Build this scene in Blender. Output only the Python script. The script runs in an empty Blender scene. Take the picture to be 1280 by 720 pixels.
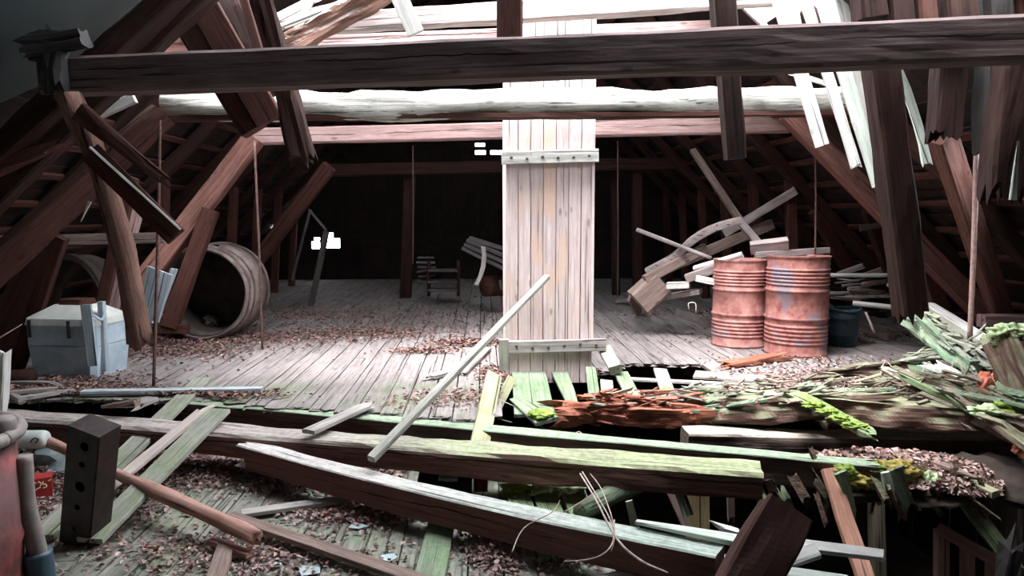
import bpy, bmesh, math, random
from mathutils import Vector, Matrix, noise
R = random.Random(7)
scn = bpy.context.scene
C = scn.collection
# ---------------------------------------------------------------- camera, sky, light, exposure
FPX = 930.0
PITCH = math.radians(-5.65); YAW = math.radians(-2.28)
CAMZ = 1.4
cam = bpy.data.cameras.new('camera'); cam_o = bpy.data.objects.new('camera', cam); C.objects.link(cam_o)
cam.sensor_width = 36; cam.lens = FPX/1280*36; cam.clip_start = 0.05; cam.clip_end = 200
cam_o.location = (0, 0, CAMZ)
cam_o.rotation_euler = (math.pi/2+PITCH, 0, YAW)
scn.camera = cam_o
CR = cam_o.rotation_euler.to_matrix()
w = bpy.data.worlds.new('overcast_sky'); scn.world = w; w.use_nodes = True
bg = w.node_tree.nodes['Background']; bg.inputs[0].default_value = (0.90, 0.95, 1.0, 1); bg.inputs[1].default_value = 12.0
def sun(name, rot, strength, angle, col):
    l = bpy.data.lights.new(name, 'SUN'); l.energy = strength; l.angle = angle; l.color = col
    o = bpy.data.objects.new(name, l); C.objects.link(o); o.rotation_euler = rot; o.location = (0, 0, 12)
sun('hazy_sun', (math.radians(13), math.radians(-16), 0), 16.0, math.radians(40), (1.0, 0.97, 0.97))
scn.view_settings.view_transform = 'Standard'; scn.view_settings.look = 'None'
scn.view_settings.gamma = 1; scn.view_settings.use_curve_mapping = False
scn.view_settings.exposure = 0.35

def ray(px, py): return CR @ Vector(((px-640)/FPX, (360-py)/FPX, -1))
def P(px, py, d):                       # world point at distance d along the building
    r = ray(px, py); return Vector((0, 0, CAMZ)) + r*(d/r.y)
def G(px, py, z=0.0):                   # world point on a level
    r = ray(px, py); return Vector((0, 0, CAMZ)) + r*((z-CAMZ)/r.z)
RIDGE = 5.6
def S(px, py, side, off=0.0):           # point on a roof slope (45 degrees)
    r = ray(px, py); t = (RIDGE-off-CAMZ)/(r.z + side*r.x); return Vector((0, 0, CAMZ)) + r*t

# ---------------------------------------------------------------- materials
def nt(name):
    m = bpy.data.materials.new(name); m.use_nodes = True; t = m.node_tree; t.nodes.clear()
    o = t.nodes.new('ShaderNodeOutputMaterial'); b = t.nodes.new('ShaderNodeBsdfPrincipled')
    t.links.new(b.outputs[0], o.inputs[0]); return m, t, b
def N(t, k, **kw):
    n = t.nodes.new('ShaderNode'+k)
    for a, v in kw.items():
        if a in ('op',): n.operation = v
        elif hasattr(n, a): setattr(n, a, v)
    return n
def L(t, a, b): t.links.new(a, b)
def ramp(t, fac, stops):
    n = t.nodes.new('ShaderNodeValToRGB'); r = n.color_ramp
    while len(r.elements) > 1: r.elements.remove(r.elements[-1])
    r.elements[0].position = stops[0][0]; r.elements[0].color = (*stops[0][1], 1)
    for p, c in stops[1:]:
        e = r.elements.new(p); e.color = (*c, 1)
    L(t, fac, n.inputs[0]); return n.outputs[0]
def g(v): return (v, v, v)
def mix(t, fac, a, b, mode='MIX'):
    n = t.nodes.new('ShaderNodeMixRGB'); n.blend_type = mode
    for i, v in ((0, fac), (1, a), (2, b)):
        if hasattr(v, 'links'): L(t, v, n.inputs[i])
        elif i == 0: n.inputs[0].default_value = v
        else: n.inputs[i].default_value = (*v, 1)
    return n.outputs[0]
def mth(t, op, a, b=0.0):
    n = t.nodes.new('ShaderNodeMath'); n.operation = op
    for i, v in ((0, a), (1, b)):
        if hasattr(v, 'links'): L(t, v, n.inputs[i])
        else: n.inputs[i].default_value = v
    return n.outputs[0]
def wood(name, dark, light, axis='X', moss=0.0, mosscol=(0.16, 0.27, 0.07), var=0.35, grain=1.0, stain=0.4, rough=0.85, bump=0.35, stop=(0.1,0.8,0.5), mossany=False, patch=None, zone=None, moss2=None, split=None):
    m, t, b = nt(name)
    tc = N(t, 'TexCoord'); oi = N(t, 'ObjectInfo'); ge = N(t, 'NewGeometry')
    rnd = mth(t, 'FRACT', mth(t, 'ADD', oi.outputs['Random'], ge.outputs['Random Per Island']))
    add = N(t, 'VectorMath', op='ADD'); L(t, tc.outputs['Object'], add.inputs[0])
    cm = N(t, 'CombineXYZ')
    k = mth(t, 'MULTIPLY', rnd, 37.0)
    for i in range(3): L(t, k, cm.inputs[i])
    L(t, cm.outputs[0], add.inputs[1])
    def mapped(a, c):
        mp = N(t, 'Mapping'); L(t, add.outputs[0], mp.inputs[0])
        s = {'X': (a, c, c), 'Y': (c, a, c), 'Z': (c, c, a)}[axis]
        mp.inputs['Scale'].default_value = s; return mp.outputs[0]
    def nz(v, sc, det=5.0, ro=0.6, dist=0.0):
        n = N(t, 'TexNoise'); L(t, v, n.inputs['Vector']); n.inputs['Scale'].default_value = sc
        n.inputs['Detail'].default_value = det; n.inputs['Roughness'].default_value = ro; n.inputs['Distortion'].default_value = dist
        return n.outputs[0]
    gr = nz(mapped(1.6, 26*grain), 1.6, 8, 0.75, 0.35)
    col = ramp(t, gr, [(0.32, dark), (0.68, light)])
    crack = nz(mapped(0.5, 30*grain), 1.3, 3, 0.5, 0.15)
    col = mix(t, 0.85, col, ramp(t, crack, [(0.33, g(0.08)), (0.385, g(1.0))]), 'MULTIPLY')
    st = nz(mapped(2.0, 3.5), 1.5, 4, 0.6)
    col = mix(t, stain, col, ramp(t, st, [(0.3, g(0.3)), (0.6, g(1.0))]), 'MULTIPLY')
    vo = N(t, 'TexVoronoi'); L(t, mapped(1.8, 5.0), vo.inputs['Vector']); vo.inputs['Scale'].default_value = 1.6
    col = mix(t, 0.7, col, ramp(t, vo.outputs['Distance'], [(0.07, g(0.35)), (0.13, g(1.0))]), 'MULTIPLY')
    if patch:
        pn = nz(mapped(1.2, 2.2), 1.4, 3, 0.5)
        col = mix(t, ramp(t, pn, [(0.55, g(0)), (0.66, g(1))]), col, patch)
    if moss > 0:
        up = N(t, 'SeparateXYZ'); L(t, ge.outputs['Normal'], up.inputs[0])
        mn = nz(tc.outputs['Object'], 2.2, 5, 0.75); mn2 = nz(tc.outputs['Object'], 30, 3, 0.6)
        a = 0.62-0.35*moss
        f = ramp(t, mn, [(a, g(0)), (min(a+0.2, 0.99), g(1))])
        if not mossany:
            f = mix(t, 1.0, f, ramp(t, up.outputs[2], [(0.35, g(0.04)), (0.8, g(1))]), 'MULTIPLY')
        if zone:
            sp = N(t, 'SeparateXYZ'); L(t, tc.outputs['Object'], sp.inputs[0])
            zr = N(t, 'MapRange'); L(t, sp.outputs[1], zr.inputs[0]); zr.inputs[1].default_value = zone[0]; zr.inputs[2].default_value = zone[1]; zr.inputs[3].default_value = 1; zr.inputs[4].default_value = 0
            f = mix(t, 1.0, f, zr.outputs[0], 'MULTIPLY')
        g2 = mth(t, 'ADD', mth(t, 'MULTIPLY', mn2, 0.35), mth(t, 'MULTIPLY', gr, 0.65))
        mc = ramp(t, g2, [(0.34, tuple(c*0.35 for c in mosscol)), (0.62, mosscol)])
        if moss2:
            mc2 = ramp(t, g2, [(0.34, tuple(c*0.35 for c in moss2[0])), (0.62, moss2[0])])
            sp = N(t, 'SeparateXYZ'); L(t, tc.outputs['Object'], sp.inputs[0])
            zr = N(t, 'MapRange'); L(t, mth(t, 'ADD', sp.outputs[0], mth(t, 'MULTIPLY', mn, 3.0)), zr.inputs[0]); zr.inputs[1].default_value = moss2[1]+1.5; zr.inputs[2].default_value = moss2[2]+1.5
            mc = mix(t, zr.outputs[0], mc2, mc)
        mc = mix(t, 0.85, mc, ramp(t, crack, [(0.33, g(0.1)), (0.385, g(1.0))]), 'MULTIPLY')
        col = mix(t, mth(t, 'MULTIPLY', f, min(0.95, 0.55+moss*0.4)), col, mc)
    if split is not None:          # one long drying crack along the face
        sq = N(t, 'SeparateXYZ'); L(t, tc.outputs['Object'], sq.inputs[0])
        wv_ = nz(mapped(0.8, 0.01), 1.0, 5, 0.7)
        dd = mth(t, 'ABSOLUTE', mth(t, 'SUBTRACT', mth(t, 'SUBTRACT', sq.outputs[2], split), mth(t, 'MULTIPLY', mth(t, 'SUBTRACT', wv_, 0.5), 0.10)))
        br = nz(mapped(1.3, 0.01), 2.0, 2, 0.5)
        wd = mth(t, 'MULTIPLY', ramp(t, br, [(0.38, g(0.0)), (0.6, g(1.0))]), 0.004)
        col = mix(t, mth(t, 'LESS_THAN', dd, wd), col, (0.012, 0.008, 0.007))
    v = ramp(t, rnd, [(0.0, g(1-var)), (1.0, g(1.0))])
    col = mix(t, 1.0, col, v, 'MULTIPLY')
    L(t, col, b.inputs['Base Color']); b.inputs['Roughness'].default_value = rough
    b.inputs['Specular IOR Level'].default_value = 0.25
    bp = N(t, 'Bump'); bp.inputs['Strength'].default_value = bump; bp.inputs['Distance'].default_value = 0.012
    L(t, mth(t, 'ADD', gr, mth(t, 'MULTIPLY', crack, 0.8)), bp.inputs['Height']); L(t, bp.outputs[0], b.inputs['Normal'])
    return m
def plain(name, a, bcol, sc=8, rough=0.8, metal=0.0, bump=0.2, th=(0.35, 0.65), extra=None, island=False):
    m, t, b = nt(name)
    tc = N(t, 'TexCoord'); n = N(t, 'TexNoise'); L(t, tc.outputs['Object'], n.inputs['Vector'])
    n.inputs['Scale'].default_value = sc; n.inputs['Detail'].default_value = 6; n.inputs['Roughness'].default_value = 0.65
    col = ramp(t, n.outputs[0], [(th[0], a), (th[1], bcol)])
    if extra:
        n2 = N(t, 'TexNoise'); L(t, tc.outputs['Object'], n2.inputs['Vector']); n2.inputs['Scale'].default_value = extra[1]; n2.inputs['Detail'].default_value = 5
        col = mix(t, ramp(t, n2.outputs[0], [(extra[2], g(0)), (extra[2]+0.1, g(1))]), col, extra[0])
    if island:
        ge = N(t, 'NewGeometry'); col = mix(t, 1.0, col, ramp(t, ge.outputs['Random Per Island'], [(0, g(0.55)), (1, g(1.15))]), 'MULTIPLY')
    L(t, col, b.inputs['Base Color']); b.inputs['Roughness'].default_value = rough; b.inputs['Metallic'].default_value = metal
    bp = N(t, 'Bump'); bp.inputs['Strength'].default_value = bump; bp.inputs['Distance'].default_value = 0.01
    L(t, n.outputs[0], bp.inputs['Height']); L(t, bp.outputs[0], b.inputs['Normal'])
    return m
def leafmat(name, stops):
    m, t, b = nt(name); ge = N(t, 'NewGeometry')
    L(t, ramp(t, ge.outputs['Random Per Island'], stops), b.inputs['Base Color']); b.inputs['Roughness'].default_value = 0.55
    return m
M = {}
M['pink'] = wood('weathered_pink_pine', (0.40, 0.30, 0.28), (0.66, 0.58, 0.56), var=0.1, stain=0.3)
M['pinkx'] = wood('pink_pine_beam', (0.30, 0.18, 0.165), (0.56, 0.38, 0.365), var=0.15, stain=0.3, split=0.01)
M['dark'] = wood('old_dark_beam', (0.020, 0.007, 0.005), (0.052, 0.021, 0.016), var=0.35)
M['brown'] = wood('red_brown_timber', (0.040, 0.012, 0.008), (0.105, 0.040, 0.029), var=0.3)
M['front'] = wood('dusty_grey_brown_beam', (0.085, 0.055, 0.055), (0.21, 0.15, 0.15), var=0.1, split=0.02)
M['grey'] = wood('grey_weathered_board', (0.30, 0.26, 0.24), (0.60, 0.56, 0.54), var=0.3)
M['white'] = wood('bleached_wood', (0.55, 0.53, 0.50), (0.86, 0.85, 0.82), var=0.12, stain=0.15)
M['log'] = wood('bleached_log', (0.38, 0.36, 0.32), (0.82, 0.80, 0.76), var=0.05, moss=0.25, mosscol=(0.30, 0.40, 0.26), mossany=True, stain=0.35, bump=0.8)
M['redlog'] = wood('peeled_red_log', (0.36, 0.16, 0.12), (0.66, 0.42, 0.36), var=0.1, moss=0)
M['green'] = wood('algae_green_board', (0.24, 0.24, 0.20), (0.50, 0.50, 0.43), var=0.25, moss=0.5, mosscol=(0.32, 0.40, 0.21))
M['greenall'] = wood('moss_grown_board', (0.16, 0.17, 0.12), (0.42, 0.44, 0.36), var=0.25, moss=0.8, mosscol=(0.33, 0.44, 0.22), mossany=True, bump=0.8)
M['yellow'] = wood('lichen_yellow_board', (0.36, 0.35, 0.20), (0.64, 0.62, 0.42), var=0.2, moss=0.3, mosscol=(0.40, 0.45, 0.12))
M['rot'] = wood('rotten_red_wood', (0.20, 0.06, 0.035), (0.62, 0.24, 0.16), var=0.35, bump=1.0, grain=1.5)
M['rotbrown'] = wood('rotten_brown_beam', (0.05, 0.022, 0.018), (0.25, 0.15, 0.12), var=0.3, moss=0.75, mosscol=(0.42, 0.46, 0.29), bump=1.0)
M['beamA'] = wood('beam_green_top', (0.035, 0.018, 0.015), (0.10, 0.055, 0.045), var=0.1, moss=1.3, mosscol=(0.40, 0.50, 0.36))
M['beamB'] = wood('log_green_top', (0.085, 0.035, 0.028), (0.26, 0.14, 0.12), var=0.1, moss=1.25, mosscol=(0.54, 0.60, 0.36), moss2=((0.66, 0.58, 0.54), 2.6, 4.6), split=0.03)
M['beamC'] = wood('beam_red_face', (0.085, 0.030, 0.024), (0.19, 0.075, 0.06), var=0.05, stain=0.2, moss=1.4, mosscol=(0.62, 0.72, 0.64), moss2=((0.84, 0.78, 0.75), 0.8, 2.6), split=-0.015)
M['floorb'] = wood('grey_floor_boards', (0.185, 0.155, 0.15), (0.40, 0.36, 0.355), 'Y', var=0.22, stain=0.3, moss=0.55, mosscol=(0.22, 0.27, 0.15), zone=(5.95, 6.35))
M['floorn'] = wood('dirty_green_floor_boards', (0.20, 0.195, 0.165), (0.46, 0.455, 0.40), 'Y', var=0.3, moss=0.5, mosscol=(0.26, 0.31, 0.19))
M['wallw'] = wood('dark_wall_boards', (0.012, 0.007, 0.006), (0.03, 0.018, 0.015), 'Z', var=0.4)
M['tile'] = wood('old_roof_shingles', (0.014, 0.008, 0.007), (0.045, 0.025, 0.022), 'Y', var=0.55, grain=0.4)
M['rust'] = plain('rusty_red_steel', (0.24, 0.085, 0.075), (0.52, 0.25, 0.22), 9, 0.7, 0.0, 0.3, extra=((0.27, 0.20, 0.22), 3.2, 0.6))
M['rust2'] = plain('rusty_steel_blue_tint', (0.22, 0.07, 0.06), (0.47, 0.21, 0.18), 11, 0.7, 0.0, 0.3, extra=((0.21, 0.16, 0.19), 5.0, 0.52))
M['rustdark'] = plain('flaking_red_paint', (0.08, 0.02, 0.02), (0.30, 0.05, 0.05), 12, 0.7, 0.0, 0.5, (0.42, 0.6), extra=((0.12, 0.05, 0.05), 3, 0.5))
M['iron'] = plain('rusty_iron_rod', (0.07, 0.035, 0.03), (0.17, 0.09, 0.075), 30, 0.7)
M['ironp'] = plain('pink_rusty_rod', (0.40, 0.25, 0.22), (0.60, 0.40, 0.38), 30, 0.7)
M['channel'] = plain('dark_tarred_steel', (0.014, 0.008, 0.008), (0.045, 0.026, 0.026), 10, 0.45, 0.3, 0.4, extra=((0.22, 0.22, 0.24), 5, 0.68))
M['blue'] = plain('faded_blue_paint', (0.32, 0.41, 0.48), (0.50, 0.60, 0.67), 4, 0.7, 0, 0.2)
M['lid'] = plain('pale_chest_lid', (0.48, 0.50, 0.47), (0.66, 0.67, 0.63), 4, 0.7, 0, 0.2)
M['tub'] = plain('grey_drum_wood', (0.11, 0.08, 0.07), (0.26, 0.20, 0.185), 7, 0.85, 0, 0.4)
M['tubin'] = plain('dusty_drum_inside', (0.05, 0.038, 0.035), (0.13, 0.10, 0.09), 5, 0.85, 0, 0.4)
M['bucket'] = plain('blue_black_rubber', (0.015, 0.035, 0.055), (0.045, 0.085, 0.115), 6, 0.5, 0, 0.2)
M['stone'] = plain('slate_grey_stone', (0.12, 0.15, 0.16), (0.22, 0.26, 0.27), 8, 0.8, 0, 0.5)
M['plastic'] = plain('dirty_white_plastic', (0.45, 0.50, 0.48), (0.70, 0.74, 0.72), 6, 0.5)
M['redbox'] = plain('red_printed_card', (0.30, 0.015, 0.015), (0.45, 0.03, 0.03), 6, 0.6)
M['cream'] = plain('cream_print', (0.60, 0.48, 0.30), (0.70, 0.58, 0.40), 12, 0.7)
M['black'] = plain('tarred_black', (0.006, 0.005, 0.005), (0.016, 0.012, 0.012), 8, 0.7)
M['sheet'] = plain('dark_teal_sheet', (0.012, 0.018, 0.020), (0.028, 0.040, 0.042), 1.5, 0.6, 0, 0.1)
M['pipe'] = plain('dull_grey_pipe', (0.16, 0.13, 0.12), (0.27, 0.23, 0.22), 10, 0.6)
M['mossb'] = plain('rough_green_moss', (0.08, 0.14, 0.04), (0.30, 0.42, 0.14), 30, 0.95, 0, 1.0)
M['moss'] = plain('bright_green_moss', (0.08, 0.14, 0.025), (0.31, 0.41, 0.075), 22, 0.95, 0, 1.0)
M['mosspale'] = plain('pale_lichen_moss', (0.24, 0.34, 0.16), (0.58, 0.66, 0.42), 16, 0.95, 0, 1.0)
M['mossbrown'] = plain('olive_brown_moss', (0.16, 0.12, 0.03), (0.40, 0.32, 0.08), 20, 0.95, 0, 1.0)
M['twig'] = plain('pale_dry_twig', (0.30, 0.22, 0.20), (0.52, 0.42, 0.38), 20, 0.8)
M['glass'] = plain('pale_broken_glass', (0.40, 0.52, 0.55), (0.58, 0.68, 0.70), 6, 0.15)
M['earth'] = plain('dark_earth', (0.02, 0.014, 0.01), (0.07, 0.05, 0.04), 3, 0.95, 0, 0.6)
M['nail'] = plain('dark_iron_nail', (0.03, 0.025, 0.03), (0.07, 0.06, 0.07), 20, 0.6)
M['leaf'] = leafmat('dry_leaves', [(0, (0.10, 0.05, 0.045)), (0.4, (0.24, 0.145, 0.125)), (0.75, (0.38, 0.27, 0.24)), (0.95, (0.52, 0.40, 0.36)), (1, (0.46, 0.15, 0.09))])
M['leafd'] = leafmat('brown_leaves', [(0, (0.08, 0.04, 0.03)), (0.5, (0.20, 0.11, 0.09)), (0.85, (0.32, 0.19, 0.16)), (1, (0.44, 0.30, 0.26))])
M['brickred'] = plain('orange_red_crumble', (0.45, 0.12, 0.07), (0.75, 0.30, 0.20), 14, 0.9, 0, 0.8)

M['pink_l'] = wood('weathered_pink_pine_boards', (0.50, 0.36, 0.345), (0.78, 0.68, 0.67), var=0.12, stain=0.2, patch=(0.66, 0.47, 0.38), grain=1.2)
M['rotlight'] = wood('rotten_log_white_top', (0.12, 0.05, 0.035), (0.34, 0.17, 0.12), var=0.1, moss=1.4, mosscol=(0.85, 0.85, 0.84), bump=1.0)  # brown wood, upward faces coloured near-white through the moss mask
M['fencew'] = wood('reddish_fence_wood', (0.40, 0.22, 0.18), (0.66, 0.44, 0.38), var=0.1)
M['chipmix'] = wood('pale_rotten_splinters', (0.16, 0.10, 0.08), (0.52, 0.43, 0.36), var=0.6, moss=0.5, mosscol=(0.42, 0.50, 0.28))
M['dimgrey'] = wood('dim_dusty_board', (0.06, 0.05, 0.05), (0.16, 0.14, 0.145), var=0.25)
M['greenp'] = wood('damp_green_board', (0.15, 0.18, 0.13), (0.36, 0.40, 0.32), var=0.3, moss=0.7, mosscol=(0.26, 0.38, 0.20))
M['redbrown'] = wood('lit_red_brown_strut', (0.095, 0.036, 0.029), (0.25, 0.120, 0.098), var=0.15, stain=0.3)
M['redbrownlog'] = wood('bent_brown_log', (0.13, 0.062, 0.048), (0.32, 0.18, 0.145), var=0.05, stain=0.5, bump=0.8)
M['palegreen'] = wood('pale_green_white_wood', (0.44, 0.50, 0.43), (0.80, 0.86, 0.79), var=0.1, stain=0.1)
M['slat'] = wood('grey_green_slat', (0.26, 0.25, 0.22), (0.52, 0.51, 0.46), var=0.05, stain=0.2)
M['pinkp'] = wood('pale_pinkish_plank', (0.46, 0.37, 0.33), (0.74, 0.66, 0.60), var=0.05, stain=0.2)
M['bluewood'] = wood('bluish_bleached_plank', (0.34, 0.40, 0.44), (0.66, 0.72, 0.76), var=0.05, stain=0.3)
M['bluew'] = wood('bluish_grey_painted_board', (0.28, 0.34, 0.38), (0.48, 0.55, 0.60), var=0.1, stain=0.3)
M['brownp'] = wood('dull_brown_plank', (0.18, 0.12, 0.10), (0.38, 0.28, 0.25), var=0.25)
M['greyp'] = wood('dusty_grey_timber', (0.26, 0.21, 0.20), (0.52, 0.45, 0.44), var=0.25)
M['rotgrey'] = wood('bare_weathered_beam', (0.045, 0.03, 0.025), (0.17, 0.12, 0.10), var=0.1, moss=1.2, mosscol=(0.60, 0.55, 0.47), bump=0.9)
M['rotgreen'] = wood('rotten_mossy_green_wood', (0.10, 0.08, 0.05), (0.36, 0.38, 0.30), var=0.25, moss=0.7, mosscol=(0.30, 0.46, 0.30), mossany=True, bump=1.0)
M['rotredb'] = wood('reddish_slanting_board', (0.46, 0.20, 0.13), (0.72, 0.42, 0.32), var=0.1, moss=0.1)
M['oldpost'] = wood('old_grey_green_post', (0.20, 0.18, 0.12), (0.40, 0.36, 0.27), var=0.1)
M['yellowb'] = wood('yellow_brown_board', (0.30, 0.22, 0.10), (0.56, 0.46, 0.26), var=0.1, stain=0.5)
M['postd'] = wood('dark_red_foreground_post', (0.03, 0.012, 0.010), (0.10, 0.04, 0.032), var=0.05, stain=0.2)
# ---------------------------------------------------------------- builders
LABELS = set()
def tag(o, label=None, cat=None, group=None, kind=None):
    if label: o['label'] = label
    if cat: o['category'] = cat
    if group: o['group'] = group
    if kind: o['kind'] = kind
    return o
def mk(name, vs, fs, mat, parent=None, mw=None, smooth=False):
    me = bpy.data.meshes.new(name); me.from_pydata([tuple(v) for v in vs], [], fs); me.update()
    if smooth: me.polygons.foreach_set('use_smooth', [True]*len(me.polygons))
    if mat: me.materials.append(mat)
    o = bpy.data.objects.new(name, me); C.objects.link(o)
    if mw is not None: o.matrix_world = mw
    if parent is not None:
        o.parent = parent
        o.matrix_parent_inverse = Matrix.Identity(4)
        o.matrix_basis = parent.matrix_basis.inverted() @ (mw if mw is not None else Matrix.Identity(4))
    return o
def empty(name, loc, label=None, cat=None, group=None, rz=0.0):
    o = bpy.data.objects.new(name, None); C.objects.link(o); o.empty_display_size = 0.1
    o.matrix_basis = Matrix.Translation(Vector(loc)) @ Matrix.Rotation(rz, 4, 'Z'); return tag(o, label, cat, group)
def frame(a, b, n):
    x = (b-a).normalized(); n = Vector(n)
    z = n - x*n.dot(x)
    if z.length < 0.05: z = Vector((0, -1, 0.3)) - x*Vector((0, -1, 0.3)).dot(x)
    z.normalize(); y = z.cross(x)
    m = Matrix.Identity(4)
    for i in range(3): m[i][0] = x[i]; m[i][1] = y[i]; m[i][2] = z[i]; m[i][3] = a[i]
    return m
def section(W, H, cham, log):
    if log:
        k = 14; return [(math.cos(2*math.pi*i/k)*W/2, math.sin(2*math.pi*i/k)*H/2) for i in range(k)]
    c = cham; nw = max(1, min(7, int(W/0.03))); nh = max(1, min(5, int(H/0.035)))
    pts = []
    def side(p, q, n):
        for i in range(n+1): pts.append((p[0]+(q[0]-p[0])*i/n, p[1]+(q[1]-p[1])*i/n))
    x, y = W/2, H/2
    side((-x+c, -y), (x-c, -y), nw); side((x, -y+c), (x, y-c), nh); side((x-c, y), (-x+c, y), nw); side((-x, y-c), (-x, -y+c), nh)
    return pts
def tgeo(Ln, W, H, seg=None, rough=0.002, bow=0.0, side=0.0, tap=(1, 1), e0='cut', e1='cut', ragged=0.12, log=False, cham=None, seed=0, knob=0.0):
    rr = random.Random(seed); off = Vector((seed*3.17, seed*1.31, seed*0.7))
    if cham is None: cham = min(W, H)*0.1
    sec = section(W, H, cham, log); n = len(sec)
    if seg is None: seg = max(3, min(40, int(Ln/0.12)))
    cols = [rr.random() for _ in range(n)]
    vs = []; fs = []
    for i in range(seg+1):
        t = i/seg; s = tap[0]+(tap[1]-tap[0])*t
        by = side*4*t*(1-t); bz = -bow*4*t*(1-t)
        for j, (y, z) in enumerate(sec):
            x = t*Ln
            q = Vector((x*2.0, y*9, z*9))+off
            d = noise.noise(q)*rough*2 + noise.noise(q*3.1)*rough
            l = math.hypot(y, z) or 1
            k = s*(1+knob*noise.noise(Vector((x*3.5, 1.3*seed, 0))))
            yy = y*k + y/l*d + by; zz = z*k + z/l*d + bz
            if i == seg and e1 == 'broken': x += ragged*(cols[j]**2) - ragged*0.25
            if i == 0 and e0 == 'broken': x -= ragged*(cols[-j-1]**2) - ragged*0.25
            vs.append((x, yy, zz))
    for i in range(seg):
        for j in range(n):
            a = i*n+j; b = i*n+(j+1) % n
            fs.append((a, b, b+n, a+n))
    for base, ex, flip in ((0, e0, True), (seg*n, e1, False)):
        cx = sum(vs[base+j][0] for j in range(n))/n; cy = sum(vs[base+j][1] for j in range(n))/n; cz = sum(vs[base+j][2] for j in range(n))/n
        if ex == 'broken': cx += (ragged*0.25 if flip else -ragged*0.25)
        vs.append((cx, cy, cz)); c = len(vs)-1
        for j in range(n):
            a, b = base+j, base+(j+1) % n
            fs.append((b, a, c) if flip else (a, b, c))
    return vs, fs
SEED = [0]
CAMN = (0, -1, 0.0); UP = (0, 0, 1)
def T(name, label, cat, a, b, W, H, mat, n=CAMN, group=None, parent=None, **k):
    """one timber from a to b; W is its visible width, H its thickness along n (metres)"""
    SEED[0] += 1; a = Vector(a); b = Vector(b)
    if W > 1.0: W = W*((a.y+b.y)/2)/FPX
    sm = k.pop('smooth', k.get('log', False))
    vs, fs = tgeo((b-a).length, W, H, seed=SEED[0], **k)
    o = mk(name, vs, fs, M[mat] if isinstance(mat, str) else mat, parent, frame(a, b, n), sm)
    if parent is None:
        if label in LABELS and not group: print('DUP LABEL', label)
        LABELS.add(label)
        tag(o, label, cat, group)
    return o
def tube(name, pts, rad, mat, parent=None, k=8, sub=5, cap=True, smooth=True, origin=None):
    """smooth tube through points; rad = one radius or one per point"""
    pts = [Vector(p) for p in pts]
    if not hasattr(rad, '__len__'): rad = [rad]*len(pts)
    P2 = []; R2 = []
    for i in range(len(pts)-1):
        p0 = pts[max(i-1, 0)]; p1 = pts[i]; p2 = pts[i+1]; p3 = pts[min(i+2, len(pts)-1)]
        for s in range(sub):
            t = s/sub
            P2.append(0.5*((2*p1)+(p2-p0)*t+(2*p0-5*p1+4*p2-p3)*t*t+(3*p1-p0-3*p2+p3)*t**3)); R2.append(rad[i]*(1-t)+rad[i+1]*t)
    P2.append(pts[-1]); R2.append(rad[-1])
    o0 = Vector(origin) if origin is not None else P2[0].copy()
    vs = []; fs = []; n0 = None
    for i, p in enumerate(P2):
        d = (P2[min(i+1, len(P2)-1)]-P2[max(i-1, 0)]).normalized()
        if n0 is None: n0 = d.orthogonal().normalized()
        n0 = (n0-d*n0.dot(d)).normalized(); bn = d.cross(n0)
        for j in range(k):
            a = 2*math.pi*j/k; vs.append(p-o0+(n0*math.cos(a)+bn*math.sin(a))*R2[i])
    for i in range(len(P2)-1):
        for j in range(k): a = i*k+j; b = i*k+(j+1) % k; fs.append((a, b, b+k, a+k))
    if cap: fs.append(tuple(range(k))[::-1]); fs.append(tuple(range((len(P2)-1)*k, len(P2)*k)))
    return mk(name, vs, fs, mat, parent, Matrix.Translation(o0), smooth)
def lathe(name, prof, mat, parent=None, mw=None, k=40, smooth=True, a0=0.0, a1=2*math.pi, wob=0.0):
    vs = []; fs = []; full = abs(a1-a0-2*math.pi) < 1e-4; kk = k if full else k+1
    for i, (r, z) in enumerate(prof):
        for j in range(kk):
            a = a0+(a1-a0)*j/k
            q = 1+wob*noise.noise(Vector((math.cos(a)*2, math.sin(a)*2, z*3)))
            vs.append((math.cos(a)*r*q, math.sin(a)*r*q, z))
    for i in range(len(prof)-1):
        for j in range(k): a = i*kk+j; b = i*kk+(j+1) % kk; fs.append((a, b, b+kk, a+kk))
    return mk(name, vs, fs, mat, parent, mw, smooth)
def multi(name, items, mat, parent=None, mw=None, smooth=False):
    """several tgeo pieces as ONE mesh (stuff or pattern inside a part); items: (matrix, vs, fs)"""
    V = []; F = []
    for m, vs, fs in items:
        o = len(V); V += [m @ Vector(v) for v in vs]; F += [tuple(i+o for i in f) for f in fs]
    return mk(name, V, F, mat, parent, mw, smooth)
def box_item(c, s, m=Matrix.Identity(4)):
    x, y, z = s[0]/2, s[1]/2, s[2]/2
    vs = [(c[0]+i*x, c[1]+j*y, c[2]+k*z) for i in (-1, 1) for j in (-1, 1) for k in (-1, 1)]
    fs = [(0, 1, 3, 2), (4, 6, 7, 5), (0, 4, 5, 1), (2, 3, 7, 6), (0, 2, 6, 4), (1, 5, 7, 3)]
    return (m, vs, fs)
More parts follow.
